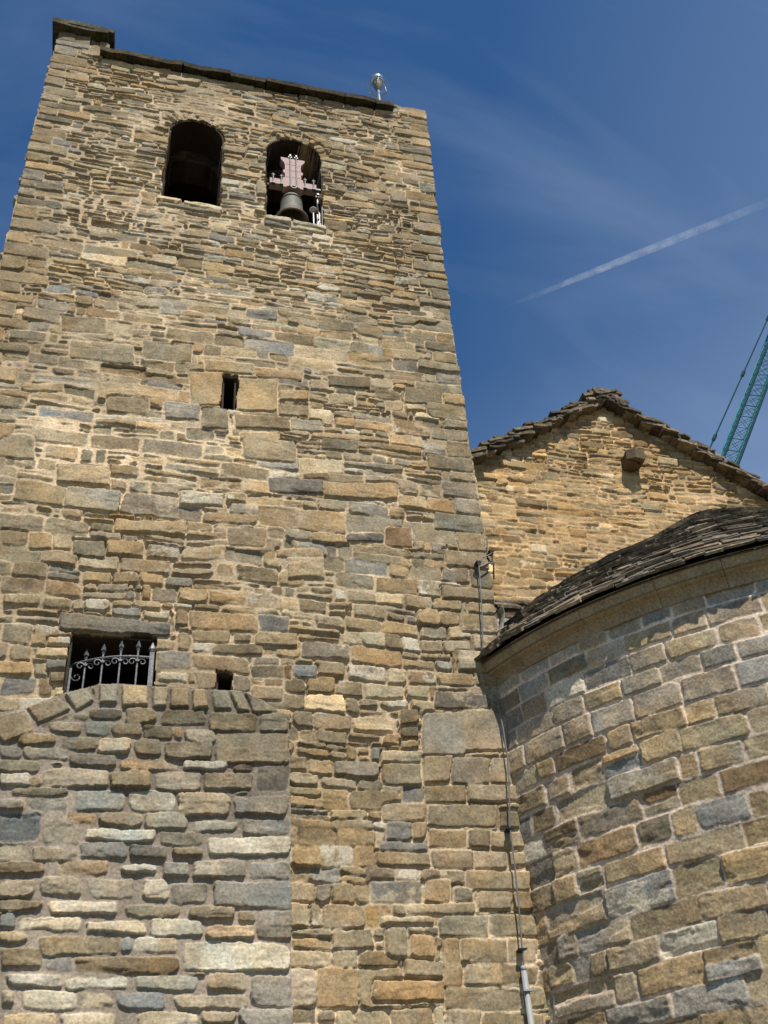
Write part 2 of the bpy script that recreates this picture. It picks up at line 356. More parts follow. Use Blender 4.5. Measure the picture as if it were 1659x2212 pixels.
BUTTRESS="-0.233,5.506,0.018,5.518,0.025,5.432,-0.224,5.421,d 0.039,5.531,0.295,5.542,0.304,5.404,0.051,5.393,g 0.335,5.531,0.682,5.546,0.687,5.406,0.343,5.392,g 0.71,5.517,1.09,5.533,1.092,5.374,0.716,5.36,g 1.113,5.531,1.36,5.541,1.358,5.372,1.115,5.363,g -0.355,5.448,-0.235,5.453,-0.23,5.402,-0.349,5.397,d -0.524,5.371,-0.276,5.381,-0.266,5.289,-0.512,5.28,t -0.259,5.394,-0.071,5.401,-0.06,5.284,-0.246,5.277,t -0.055,5.388,0.178,5.397,0.186,5.287,-0.045,5.278,g 0.198,5.376,0.429,5.385,0.435,5.283,0.205,5.274,d 0.438,5.371,0.5,5.374,0.505,5.28,0.443,5.278,o 0.516,5.358,0.76,5.368,0.763,5.265,0.522,5.256,t -0.721,5.261,-0.456,5.271,-0.445,5.181,-0.708,5.172,g -0.414,5.257,-0.156,5.266,-0.145,5.154,-0.401,5.146,g -0.14,5.257,0.112,5.266,0.122,5.142,-0.128,5.134,c 0.131,5.257,0.332,5.264,0.34,5.136,0.141,5.129,d 0.368,5.248,0.74,5.262,0.745,5.119,0.377,5.107,g 0.773,5.337,1.363,5.359,1.361,5.101,0.782,5.083,g -0.856,5.153,-0.682,5.159,-0.669,5.066,-0.842,5.061,b -0.673,5.157,-0.352,5.168,-0.34,5.063,-0.659,5.053,t -0.335,5.116,0.014,5.127,0.023,5.03,-0.324,5.02,b 0.046,5.101,0.468,5.114,0.473,5.024,0.054,5.012,o 0.519,5.097,0.87,5.108,0.872,5.03,0.523,5.02,w 0.917,5.089,1.066,5.094,1.067,5.019,0.919,5.015,d 1.103,5.08,1.361,5.088,1.359,4.861,1.105,4.855,b -0.839,5.045,-0.534,5.055,-0.522,4.96,-0.825,4.951,g -0.504,4.988,-0.034,5.002,-0.021,4.859,-0.486,4.848,t -0.519,5.043,-0.368,5.048,-0.364,5.016,-0.515,5.012,d -0.022,4.987,0.274,4.996,0.283,4.861,-0.01,4.854,g 0.316,5.001,0.667,5.011,0.674,4.854,0.326,4.846,o 0.683,4.997,1.067,5.007,1.069,4.873,0.689,4.864,t -0.824,4.944,-0.602,4.95,-0.589,4.857,-0.81,4.851,w -0.591,4.911,-0.52,4.913,-0.512,4.851,-0.583,4.849,o -0.705,4.824,-0.307,4.834,-0.301,4.78,-0.698,4.771,g -0.256,4.825,0.106,4.834,0.119,4.679,-0.239,4.672,t 0.132,4.831,0.461,4.839,0.47,4.682,0.145,4.676,w 0.499,4.829,0.888,4.837,0.892,4.655,0.509,4.649,t 0.918,4.859,1.054,4.863,1.054,4.83,0.919,4.827,g 0.919,4.816,1.366,4.826,1.365,4.669,0.923,4.661,b -0.792,4.737,-0.613,4.741,-0.601,4.654,-0.779,4.651,b -0.601,4.759,-0.306,4.765,-0.294,4.659,-0.587,4.654,t -0.293,4.648,-0.094,4.651,-0.085,4.561,-0.282,4.558,o -0.063,4.655,0.234,4.66,0.242,4.553,-0.053,4.549,o 0.268,4.665,0.574,4.67,0.58,4.547,0.277,4.543,t 0.629,4.617,0.973,4.622,0.975,4.534,0.633,4.529,c 0.999,4.632,1.367,4.638,1.366,4.518,1.001,4.513,t -0.777,4.633,-0.487,4.638,-0.46,4.425,-0.744,4.422,b -0.468,4.594,-0.209,4.598,-0.188,4.406,-0.443,4.404,t -0.163,4.524,0.347,4.531,0.353,4.441,-0.154,4.435,c 0.377,4.523,0.699,4.527,0.703,4.421,0.384,4.418,d 0.733,4.491,1.366,4.499,1.364,4.352,0.739,4.347,c -0.742,4.407,-0.533,4.409,-0.516,4.288,-0.724,4.287,t -0.503,4.388,-0.284,4.39,-0.271,4.281,-0.488,4.28,t -0.26,4.367,-0.184,4.368,-0.178,4.313,-0.254,4.313,g -0.181,4.427,0.151,4.431,0.161,4.307,-0.168,4.304,b 0.172,4.413,0.444,4.416,0.451,4.306,0.181,4.304,b 0.478,4.405,0.704,4.408,0.707,4.333,0.483,4.332,d -0.722,4.273,-0.4,4.275,-0.389,4.19,-0.709,4.189,d -0.313,4.294,0.039,4.297,0.048,4.194,-0.301,4.193,o 0.104,4.271,0.376,4.272,0.381,4.2,0.11,4.199,c 0.409,4.297,0.614,4.298,0.62,4.182,0.416,4.181,b 0.628,4.312,1.028,4.315,1.03,4.183,0.634,4.181,t 1.064,4.306,1.361,4.308,1.36,4.177,1.066,4.176,b -0.703,4.148,-0.451,4.148,-0.434,4.025,-0.684,4.025,t -0.42,4.169,-0.149,4.169,-0.135,4.039,-0.403,4.039,t -0.102,4.178,0.224,4.178,0.236,4.017,-0.085,4.018,t 0.273,4.169,0.464,4.169,0.473,4.014,0.285,4.014,w 0.475,4.15,0.75,4.151,0.756,3.998,0.484,3.998,t 0.779,4.158,1.374,4.159,1.372,3.961,0.786,3.963,b -0.681,4.005,-0.379,4.004,-0.369,3.93,-0.67,3.931,g -0.347,4.015,0.126,4.014,0.136,3.905,-0.333,3.907,c 0.17,3.986,0.531,3.985,0.536,3.895,0.178,3.897,g 0.606,3.98,0.957,3.979,0.959,3.877,0.611,3.879,g 0.972,3.958,1.114,3.957,1.114,3.862,0.974,3.863,g -0.668,3.918,-0.554,3.918,-0.539,3.815,-0.652,3.816,b -0.535,3.899,-0.106,3.897,-0.095,3.797,-0.521,3.8,w -0.09,3.871,0.316,3.868,0.323,3.778,-0.08,3.782,w 0.353,3.882,0.711,3.879,0.716,3.76,0.361,3.763,c 0.727,3.845,1.099,3.843,1.1,3.746,0.731,3.75,w 1.124,3.945,1.372,3.944,1.37,3.748,1.125,3.751,b -0.65,3.8,-0.45,3.798,-0.438,3.714,-0.637,3.716,t -0.387,3.768,0.142,3.763,0.153,3.638,-0.371,3.645,g 0.153,3.752,0.234,3.751,0.242,3.656,0.162,3.657,b 0.247,3.756,0.537,3.753,0.543,3.651,0.256,3.655,w 0.586,3.73,1.37,3.721,1.367,3.526,0.596,3.539,c -0.634,3.697,-0.354,3.693,-0.336,3.553,-0.613,3.558,g -0.334,3.633,-0.147,3.63,-0.136,3.538,-0.322,3.541,b -0.126,3.628,0.551,3.619,0.558,3.506,-0.113,3.517,d 0.617,3.529,0.76,3.526,0.761,3.504,0.618,3.507,d -0.609,3.53,-0.581,3.53,-0.567,3.433,-0.594,3.434,g -0.573,3.526,-0.199,3.52,-0.188,3.432,-0.56,3.44,w -0.18,3.503,0.218,3.496,0.225,3.41,-0.17,3.418,c 0.271,3.5,0.707,3.492,0.711,3.405,0.277,3.414,t 0.774,3.519,1.047,3.514,1.048,3.401,0.779,3.407,t 1.086,3.504,1.374,3.499,1.372,3.285,1.088,3.292,b -0.592,3.416,-0.498,3.414,-0.483,3.31,-0.576,3.313,t -0.461,3.421,-0.099,3.413,-0.085,3.29,-0.444,3.299,c -0.07,3.402,0.135,3.398,0.144,3.295,-0.059,3.3,t 0.148,3.396,0.484,3.389,0.491,3.277,0.158,3.285,b 0.558,3.376,1.057,3.365,1.058,3.28,0.563,3.292,t -0.571,3.283,-0.216,3.274,-0.202,3.16,-0.554,3.17,t -0.185,3.278,0.166,3.269,0.176,3.16,-0.172,3.17,c 0.302,3.271,0.711,3.261,0.715,3.168,0.309,3.18,c 0.75,3.271,0.98,3.265,0.981,3.178,0.754,3.184,t 1.007,3.276,1.371,3.267,1.37,3.146,1.009,3.156,b"
COPING="-0.973,5.365,-0.711,5.455,-0.621,5.276,-0.829,5.176,k -0.706,5.472,-0.492,5.597,-0.352,5.484,-0.594,5.344,k -0.435,5.618,-0.266,5.688,-0.187,5.57,-0.324,5.462,k -0.26,5.685,-0.197,5.7,-0.174,5.56,-0.182,5.577,k -0.19,5.721,-0.036,5.731,-0.019,5.565,-0.161,5.539,k -0.009,5.724,0.201,5.729,0.222,5.553,0.007,5.54,k 0.236,5.722,0.375,5.731,0.37,5.553,0.254,5.537,k 0.385,5.723,0.527,5.723,0.559,5.546,0.396,5.537,k 0.549,5.724,0.672,5.723,0.715,5.546,0.582,5.53,k 0.717,5.726,0.842,5.719,0.895,5.548,0.747,5.539,k 0.863,5.726,0.964,5.723,1.027,5.546,0.924,5.537,k 0.986,5.715,1.154,5.644,1.294,5.544,1.057,5.539,k -0.58,5.353,-0.37,5.449,-0.373,5.412,-0.568,5.317,d"
TOWER="2.604,5.776,3.013,5.795,2.962,5.36,2.565,5.346,p 2.99,5.822,3.433,5.843,3.371,5.421,2.942,5.406,p 2.73,5.988,3.297,6.018,3.272,5.831,2.712,5.804,r 2.584,5.342,2.843,5.351,2.816,5.103,2.561,5.095,t 2.853,5.338,3.193,5.35,3.159,5.098,2.826,5.089,p 3.201,5.349,3.4,5.355,3.363,5.107,3.168,5.102,p 2.567,5.071,2.954,5.082,2.935,4.926,2.553,4.917,g 2.972,5.094,3.427,5.107,3.403,4.949,2.953,4.938,t 2.584,4.902,3.206,4.916,3.179,4.723,2.566,4.712,t 3.216,4.927,3.417,4.932,3.409,4.881,3.209,4.877,g 3.211,4.869,3.411,4.873,3.387,4.717,3.189,4.713,g 2.579,4.682,2.906,4.687,2.889,4.54,2.565,4.536,t 2.916,4.698,3.119,4.702,3.097,4.538,2.896,4.535,d 3.123,4.696,3.431,4.701,3.406,4.543,3.102,4.54,g 2.579,4.518,2.934,4.522,2.914,4.359,2.563,4.356,t 2.937,4.521,3.24,4.524,3.218,4.372,2.919,4.369,t 3.247,4.52,3.422,4.522,3.4,4.384,3.227,4.382,t 2.851,4.353,3.417,4.357,3.39,4.193,2.831,4.191,t 2.924,4.185,3.219,4.186,3.195,4.026,2.904,4.027,t 3.226,4.189,3.41,4.189,3.384,4.029,3.202,4.029,t 2.588,3.994,2.992,3.993,2.971,3.834,2.572,3.837,g 2.998,4.006,3.412,4.005,3.385,3.842,2.977,3.845,t 2.593,3.828,2.735,3.827,2.695,3.475,2.557,3.478,t 2.746,3.828,3.122,3.825,3.097,3.65,2.726,3.654,t 3.132,3.838,3.375,3.836,3.345,3.657,3.106,3.66,t 2.744,3.641,3.042,3.637,3.021,3.484,2.726,3.489,t 3.047,3.64,3.361,3.636,3.337,3.488,3.026,3.494,g 2.578,3.469,3.196,3.458,3.171,3.298,2.561,3.312,t 3.207,3.479,3.391,3.476,3.364,3.319,3.183,3.323,t 2.567,3.299,2.84,3.293,2.822,3.149,2.552,3.156,g 2.862,3.295,3.37,3.284,3.345,3.138,2.844,3.151,t 2.405,5.792,2.584,5.8,2.569,5.63,2.392,5.622,d 2.391,5.613,2.568,5.621,2.557,5.503,2.382,5.496,d 2.381,5.483,2.556,5.489,2.549,5.406,2.375,5.4,o 2.21,5.38,2.572,5.394,2.562,5.283,2.203,5.271,c 2.202,5.263,2.562,5.274,2.544,5.083,2.19,5.073,g 2.382,5.072,2.568,5.077,2.554,4.923,2.37,4.919,b 2.195,4.913,2.57,4.922,2.554,4.755,2.184,4.748,o 2.23,4.742,2.434,4.746,2.421,4.591,2.22,4.588,b 2.442,4.74,2.569,4.742,2.555,4.595,2.429,4.593,t 2.173,4.575,2.561,4.58,2.554,4.501,2.167,4.497,b 2.121,4.489,2.561,4.493,2.55,4.381,2.114,4.378,t 2.062,4.261,2.47,4.263,2.454,4.09,2.052,4.09,b 2.494,4.274,2.701,4.275,2.682,4.094,2.477,4.094,t 2.741,4.212,2.896,4.213,2.882,4.097,2.728,4.097,g 2.341,4.086,2.888,4.086,2.877,4,2.334,4.002,t 2.119,3.987,2.549,3.985,2.543,3.925,2.115,3.927,c 2.143,3.911,2.319,3.91,2.3,3.681,2.127,3.683,t 2.344,3.857,2.536,3.856,2.519,3.68,2.329,3.682,o 2.27,3.669,2.576,3.665,2.563,3.534,2.26,3.538,g 2.018,3.527,2.568,3.518,2.552,3.364,2.009,3.375,o 0.516,9.82,1.053,9.841,1.055,9.68,0.523,9.661,k 0.367,9.619,0.728,9.674,0.743,9.172,0.391,9.124,k 0.867,9.613,1.319,9.667,1.318,9.181,0.877,9.134,k 1.328,9.498,1.67,9.542,1.667,9.377,1.327,9.335,o 1.332,9.316,1.666,9.348,1.662,9.168,1.332,9.137,t 0.522,9.118,0.799,9.151,0.807,8.846,0.535,8.815,g 0.864,9.082,1.458,9.128,1.456,8.928,0.869,8.885,t 0.376,8.803,0.655,8.827,0.66,8.666,0.384,8.644,o 1.044,8.718,1.51,8.75,1.507,8.575,1.046,8.546,t 1.068,9.812,1.602,9.818,1.6,9.669,1.07,9.665,t 0.906,8.842,1.326,8.883,1.326,8.755,0.909,8.716,t 1.463,9.127,1.819,9.155,1.814,8.983,1.461,8.958,g 0.141,9.12,0.512,9.155,0.521,8.922,0.155,8.889,b -0.59,6.531,0.361,6.477,0.361,6.343,-0.561,6.349,b 0.513,6.655,1.119,6.633,1.113,6.457,0.53,6.446,o 0.565,6.192,1.062,6.193,1.064,6.045,0.58,6.038,p 0.573,6.029,0.791,6.027,0.796,5.85,0.641,5.84,p 0.935,6.019,1.064,6.02,1.066,5.866,0.931,5.858,p 0.265,6.205,0.564,6.216,0.573,6.027,0.277,6.017,b 0.279,6,0.537,6.009,0.542,5.908,0.285,5.9,c -0.646,6.282,-0.453,6.29,-0.443,6.205,-0.635,6.197,c -0.731,6.178,-0.463,6.192,-0.451,6.086,-0.717,6.073,c -0.628,6.054,-0.456,6.067,-0.444,5.959,-0.615,5.948,b -0.589,5.941,-0.45,5.951,-0.437,5.845,-0.576,5.836,g 0.553,6.448,0.878,6.463,0.881,6.319,0.56,6.306,g 0.894,6.43,1.058,6.44,1.06,6.341,0.897,6.332,g 1.082,6.455,1.48,6.477,1.478,6.322,1.084,6.301,g 0.727,6.319,1.177,6.338,1.178,6.213,0.732,6.196,g 1.078,6.124,1.358,6.138,1.357,6.024,1.08,6.012,t 1.362,6.144,1.425,6.149,1.424,6.026,1.362,6.022,m 1.444,6.15,1.666,6.161,1.662,6.037,1.443,6.028,b 1.073,5.935,1.357,5.947,1.356,5.802,1.075,5.792,t 1.127,6.643,1.417,6.661,1.416,6.484,1.129,6.468,b 0.39,6.635,0.506,6.638,0.514,6.465,0.4,6.463,t -0.155,6.605,0.086,6.612,0.093,6.522,-0.147,6.516,b 0.109,6.601,0.345,6.605,0.351,6.514,0.116,6.511,c 0.952,10.732,1.299,10.763,1.299,10.606,0.955,10.576,b 2.01,7.676,2.389,7.7,2.382,7.585,2.004,7.562,B 2.419,7.78,2.687,7.811,2.666,7.566,2.402,7.538,m -0.133,9.987,0.383,10.025,0.395,9.755,-0.114,9.721,g 0.936,8.768,1.515,8.793,1.511,8.508,0.942,8.487,t 1.225,8.282,1.796,8.315,1.79,8.12,1.226,8.091,b -0.822,8.179,-0.307,8.195,-0.284,7.939,-0.791,7.927,t -1.025,10.23,-0.546,10.255,-0.522,10.005,-0.996,9.983,g -0.887,9.862,-0.223,9.891,-0.201,9.614,-0.856,9.591,g -1.372,8.481,-1.055,8.502,-1.013,8.184,-1.324,8.166,t 2.726,11.003,3.311,11.041,3.293,10.873,2.714,10.838,g 0.345,7.989,0.769,8.016,0.774,7.844,0.354,7.819,c 1.405,7.305,1.766,7.334,1.759,7.092,1.403,7.066,g 1.795,8.298,2.582,8.352,2.566,8.135,1.789,8.086,t -0.209,7.585,0.43,7.619,0.439,7.456,-0.194,7.425,o 0.826,7.596,1.204,7.626,1.205,7.405,0.831,7.378,g 1.294,7.401,1.769,7.441,1.766,7.331,1.294,7.293,t 1.895,9.842,2.375,9.887,2.364,9.704,1.889,9.661,d 2.775,9.814,3.216,9.843,3.189,9.585,2.754,9.559,d 1.061,13.227,1.181,13.241,1.183,12.944,1.064,12.931,g -0.573,7.304,-0.268,7.326,-0.251,7.146,-0.553,7.125,g -0.96,7.338,-0.761,7.353,-0.739,7.175,-0.935,7.161,o 1.033,8.688,1.514,8.726,1.512,8.568,1.035,8.531,t -0.439,9.13,-0.025,9.158,-0.009,8.933,-0.418,8.908,t -1.279,9.181,-0.882,9.221,-0.866,9.093,-1.262,9.055,o"
GABLE=""
# ------------------------------------------------------------------ ground
def ground_mat():
    m, N, L, b = mat_base('gravel_and_grass', .95, .1)
    tc = N.new('ShaderNodeTexCoord'); n = N.new('ShaderNodeTexNoise'); n.inputs['Scale'].default_value = .6; n.inputs['Detail'].default_value = 9
    r = N.new('ShaderNodeValToRGB'); r.color_ramp.elements[0].position = .4; r.color_ramp.elements[0].color = (.07, .08, .035, 1)
    r.color_ramp.elements[1].position = .58; r.color_ramp.elements[1].color = (.14, .12, .085, 1)
    L.new(tc.outputs['Object'], n.inputs['Vector']); L.new(n.outputs['Fac'], r.inputs[0]); L.new(r.outputs[0], b.inputs['Base Color'])
    return m
g = MB(); S = 3000
g.add([(-S, -S, 0), (S, -S, 0), (S, S, 0), (-S, S, 0)], [(0, 1, 2, 3)])
go = g.build('ground', ground_mat()); tag(go, kind='structure')

# ------------------------------------------------------------------ bell tower
YF = 8.0; XL, XR = -1.74, 3.46; TOPZ = 15.44
tower = empty('bell_tower', (0.86, 10.6, 0))
tag(tower, 'tall square rubble stone church tower with two arched belfry openings and flat slab roof', 'tower')
W1 = (-.105, .610, 12.55, 13.98, 14.36); W2 = (1.185, 1.930, 12.50, 13.96, 14.31)
def arch_sd(U, V, W):
    x0, x1, z0, zs, zc = W; a = (x1 - x0) / 2; b = zc - zs; xc = (x0 + x1) / 2
    lo = np.maximum(np.maximum(x0 - U, U - x1), z0 - V)
    up = (np.sqrt(((U - xc) / a) ** 2 + ((V - zs) / b) ** 2) - 1) * a
    return np.where(V > zs, np.maximum(up, z0 - V), lo)
def rect_sd(U, V, x0, x1, z0, z1): return np.maximum(np.maximum(x0 - U, U - x1), np.maximum(z0 - V, V - z1))
def xr(v): return XR + np.clip((v - 11.0) / 4.5, 0, 1) * .11
TC = [('t', 6.0), ('g', 3.8), ('b', 1.2), ('o', 1.0), ('c', .8), ('d', .7), ('k', 3.2), ('p', 1.2), ('s', .2)]
def tower_front(res=.0098):
    mas = Masonry(XL - .02, 3.60, 3.0, 15.72, res, 11, warp=.009)
    U, V = np.meshgrid(mas.x, mas.y)
    op = np.minimum(arch_sd(U, V, W1), arch_sd(U, V, W2))
    op = np.minimum(op, rect_sd(U, V, .745, .865, 9.15, 9.64)); op = np.minimum(op, rect_sd(U, V, -.455, .235, 5.6, 6.33))
    op = np.minimum(op, rect_sd(U, V, .795, .925, 5.86, 6.03))
    mask = op + .004
    mas.explicit_list(TOWER, mix=.7, rr=.014, base=.014, dome=.006, bev=.012, tilt=.03)
    # sills
    R = random.Random(5)
    for (x0, x1, z, c) in ((-.16, .16, 12.50, 'w'), (.16, .63, 12.49, 'c'), (-.13, .62, 12.42, 'g'), (1.18, 1.50, 12.47, 'c'), (1.50, 1.95, 12.45, 'c'), (1.17, 1.47, 12.385, 'b'), (1.48, 1.93, 12.38, 'c')):
        mas.stone((x0, z - .045, x1 - .01, z - .05, x1 - .01, z + .035, x0, z + .04), PAL[c], explicit=True, base=.045 if z > 12.43 else .02, rr=.02, patch=.4)
    # rough brown rubble ring round each arch
    for W in (W1, W2):
        xc = (W[0] + W[1]) / 2; a = (W[1] - W[0]) / 2; b = W[4] - W[3]; n = 15
        for k in range(n):
            t0 = math.pi * (k + .06) / n; t1 = math.pi * (k + .94) / n; o = R.uniform(.08, .19)
            q = [xc + (a + .004) * math.cos(t0), W[3] + (b + .004) * math.sin(t0), xc + (a + o) * math.cos(t0), W[3] + (b + o) * math.sin(t0),
                 xc + (a + o) * math.cos(t1), W[3] + (b + o) * math.sin(t1), xc + (a + .004) * math.cos(t1), W[3] + (b + .004) * math.sin(t1)]
            mas.stone(q, PAL[R.choice('aaoctk')], explicit=True, base=R.uniform(-.015, .012), rr=.02, amp=.012, r1=.008, r2=.010)
    # quoins up both edges
    for side in (0, 1):
        z = 3.0; k = 0
        while z < 15.7:
            h = R.uniform(.13, .25); w = (.48 if k % 2 else .26) * R.uniform(.8, 1.15); k += 1
            e = float(xr(np.array(z + h / 2))) if side else XL
            if side and z < 5.7: z += h; continue
            x0, x1 = (e - w, e) if side else (e, e + w); d = R.uniform(-.01, .01)
            vv = R.uniform(.86, 1.1); cc = tuple(ch * vv for ch in PAL[R.choice('ggptkg' if side else 'gptkt')])
            mas.stone((x0, z + .006, x1, z + .006 + d * .4, x1, z + h - .006 + d * .4, x0, z + h - .006), cc, explicit=True, rr=.012, base=R.uniform(.004, .02), r1=.004)
            z += h
    mas.stone((-1.12, 15.30, 1.0, 15.31, 1.0, 15.44, -1.12, 15.44), PAL['t'], explicit=False, mask=mask)
    kw = {}
    mas.rows(XL - .1, 3.7, 3.0, 7.3, (.10, .20), (1.0, 2.6), TC, split=.16, mask=mask, big=.1, patch=.16, jit=.32)
    mas.rows(XL - .1, 3.7, 7.32, 10.6, (.11, .205), (1.2, 3.3), TC, split=.32, mask=mask, big=.12, jit=.38)
    mas.rows(XL - .1, 3.7, 10.62, 15.75, (.085, .165), (1.5, 3.8), TC, split=.55, mask=mask, gap=(.010, .026), jit=.5, patch=.2)
    mas.smear(.7, 1.25, (.42, .345, .240))
    nz = mas.E * .007
    keep = (op + nz * 1.8 + mas.WY * 1.2 - .006 > 0) & (U < xr(V) + nz * 1.4 + mas.H * .4) & (U > XL - nz * 1.4 - mas.H * .4)
    topz = np.where(U < -1.13, 15.70, np.where(U > 3.03, 15.60 - (U - 3.03) * .02, 15.44))
    keep &= V < topz + nz
    place = lambda U, V, H: np.stack([U, YF - H, V], -1)
    back = lambda U, V: np.stack([U, YF + .5 + 0 * U, V], -1)
    return grid_object('front_wall', mas, place, back, keep, M_STONE, tower)
tower_front()
def simple_wall(name, x0, x1, z0, z1, seed, place, back, parent, res=.035, cols=TC, mat=M_STONE, keepf=None, hr=(.1, .2), wr=(1.2, 3.2)):
    mas = Masonry(x0, x1, z0, z1, res, seed); mas.rows(x0, x1, z0, z1, hr, wr, cols, split=.3, jit=.3)
    U, V = np.meshgrid(mas.x, mas.y)
    return grid_object(name, mas, place, back, None if keepf is None else keepf(U, V), mat, parent)
simple_wall('front_wall_base', XL, XR - .005, 0, 2.985, 21, lambda U, V, H: np.stack([U, YF - H, V], -1), lambda U, V: np.stack([U, YF + .5 + 0 * U, V], -1), tower)
simple_wall('side_wall', YF + .01, 13.2, 0, 15.4, 22, lambda U, V, H: np.stack([XL - H, U, V], -1), lambda U, V: np.stack([XL + .5 + 0 * U, U, V], -1), tower)
simple_wall('side_wall', YF + .01, 13.2, 0, 15.4, 23, lambda U, V, H: np.stack([XR - .01 + H, U, V], -1), lambda U, V: np.stack([XR - .5 + 0 * U, U, V], -1), tower)
simple_wall('rear_wall', XL, XR, 0, 15.4, 24, lambda U, V, H: np.stack([U, 13.2 + H, V], -1), lambda U, V: np.stack([U, 12.7 + 0 * U, V], -1), tower, res=.06)
def lining(name, W, seed, col):
    x0, x1, z0, zs, zc = W; a = (x1 - x0) / 2; xc = (x0 + x1) / 2; e = .004
    pts = [(x1 - e, z) for z in np.linspace(z0 - .1, zs, 30)] + [(xc + (a - e) * math.cos(t), zs + (zc - zs - e) * math.sin(t)) for t in np.linspace(0, math.pi, 50)[1:-1]] + [(x0 + e, z) for z in np.linspace(zs, z0 - .1, 30)]
    pts = np.array(pts); seg = np.hypot(*np.diff(pts, axis=0).T); s_ = np.concatenate([[0], np.cumsum(seg)]); L_ = s_[-1]
    tan = np.gradient(pts, s_, axis=0); tan /= np.hypot(tan[:, 0], tan[:, 1])[:, None]; nor = np.stack([-tan[:, 1], tan[:, 0]], 1)
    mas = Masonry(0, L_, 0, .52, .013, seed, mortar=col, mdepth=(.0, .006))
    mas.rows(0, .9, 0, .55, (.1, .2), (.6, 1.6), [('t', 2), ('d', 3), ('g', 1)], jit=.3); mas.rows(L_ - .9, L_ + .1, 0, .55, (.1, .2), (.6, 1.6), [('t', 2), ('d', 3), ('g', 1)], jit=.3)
    mas.C *= .55  # brown plaster and stone darkened further, so the opening's shade is painted in
    def pl(U, V, H):
        X_ = np.interp(U, s_, pts[:, 0]); Z_ = np.interp(U, s_, pts[:, 1]); NX = np.interp(U, s_, nor[:, 0]); NZ = np.interp(U, s_, nor[:, 1])
        return np.stack([X_ + NX * H * .8, YF + .025 + V, Z_ + NZ * H * .8], -1)
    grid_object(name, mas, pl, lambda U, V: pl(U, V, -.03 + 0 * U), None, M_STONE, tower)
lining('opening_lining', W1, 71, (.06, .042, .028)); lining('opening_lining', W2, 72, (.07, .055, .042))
# inner arches behind the belfry openings, floor and dark room
mas = Masonry(XL + .5, XR - .5, 11.9, 15.35, .03, 31); mas.rows(XL, XR, 11.9, 15.4, (.1, .18), (1.4, 3), [('t', 2), ('d', 2), ('g', 1)], jit=.3)
U, V = np.meshgrid(mas.x, mas.y)
mas.C *= .25  # shade of the inner belfry painted in by darkening the stone
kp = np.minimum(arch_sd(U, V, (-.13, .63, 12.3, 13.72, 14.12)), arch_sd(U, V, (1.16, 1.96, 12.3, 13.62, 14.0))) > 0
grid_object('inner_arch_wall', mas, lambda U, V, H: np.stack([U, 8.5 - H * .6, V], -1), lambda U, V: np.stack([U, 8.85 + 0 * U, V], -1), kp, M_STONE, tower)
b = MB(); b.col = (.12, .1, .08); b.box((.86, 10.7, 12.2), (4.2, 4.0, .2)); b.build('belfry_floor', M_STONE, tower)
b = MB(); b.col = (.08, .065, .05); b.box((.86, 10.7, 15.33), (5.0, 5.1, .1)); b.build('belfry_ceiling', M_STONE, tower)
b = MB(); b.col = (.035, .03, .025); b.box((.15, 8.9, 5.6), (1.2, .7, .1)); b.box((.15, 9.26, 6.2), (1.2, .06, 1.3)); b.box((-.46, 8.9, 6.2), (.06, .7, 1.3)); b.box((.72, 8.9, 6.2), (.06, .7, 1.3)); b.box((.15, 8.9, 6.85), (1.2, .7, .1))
b.build('window_recess', M_STONE, tower)  # near-black boxes: the shade of the recess is put into their colour

# plates lining the small openings, their inner shade painted in as near-black
for (x0, x1, z0, z1, nm) in ((-.455, .235, 5.6, 6.33, 'window_shade_lining'), (.745, .865, 9.15, 9.64, 'slit_shade_lining'), (.795, .925, 5.86, 6.03, 'vent_shade_lining')):
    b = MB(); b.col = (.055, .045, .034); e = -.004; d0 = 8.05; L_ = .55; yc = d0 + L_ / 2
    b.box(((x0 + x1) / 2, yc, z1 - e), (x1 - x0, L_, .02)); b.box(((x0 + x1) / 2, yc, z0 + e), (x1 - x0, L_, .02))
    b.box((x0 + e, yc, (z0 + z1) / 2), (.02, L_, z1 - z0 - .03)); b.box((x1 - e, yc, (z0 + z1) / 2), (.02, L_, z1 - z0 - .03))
    if nm != 'window_shade_lining': b.box(((x0 + x1) / 2, d0 + L_, (z0 + z1) / 2), (x1 - x0 + .1, .02, z1 - z0 + .1))
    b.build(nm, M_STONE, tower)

# roof: rough mossy slabs
rnd = random.Random(3)
def slab(mb, c, d, rot=None, jit=.03, n=10, r=None):
    """thick irregular stone slab with a broken outline"""
    r = r or rnd; vs = []; hx, hy, hz = d[0] / 2, d[1] / 2, d[2] / 2
    ring = []
    per = [(-1, -1), (-.33, -1), (.33, -1), (1, -1), (1, 0), (1, 1), (.33, 1), (-.33, 1), (-1, 1), (-1, 0)]
    for (x, y) in per: ring.append((x * hx + r.uniform(-jit, jit), y * hy + r.uniform(-jit, jit)))
    k = len(ring)
    for z in (-1, 1):
        for (x, y) in ring:
            p = Vector((x * (1 if z > 0 else r.uniform(.96, 1.0)), y, z * hz + r.uniform(-.15, .15) * hz))
            if rot is not None: p = rot @ p
            vs.append(Vector(c) + p)
    fs = [tuple(range(k))[::-1], tuple(range(k, 2 * k))] + [(i, (i + 1) % k, (i + 1) % k + k, i + k) for i in range(k)]
    mb.add(vs, fs)
M_MOSS = stone_mat('mossy_slab', fine=22.0, contrast=.6, blotch=.6)
rf = MB(); x = -1.14
while x < 3.0:
    w = min(rnd.uniform(.42, .75), 3.04 - x)
    if w < .15: w = .2
    rf.col = rnd.choice([(.040, .034, .022), (.055, .045, .028), (.034, .030, .022), (.065, .052, .032)])
    slab(rf, (x + w / 2, 8.28, 15.50 + rnd.uniform(-.012, .012)), (w - .004, .78, .10), Matrix.Rotation(rnd.uniform(-.012, .012), 3, 'Y'), .014)
    x += w
x = -1.05
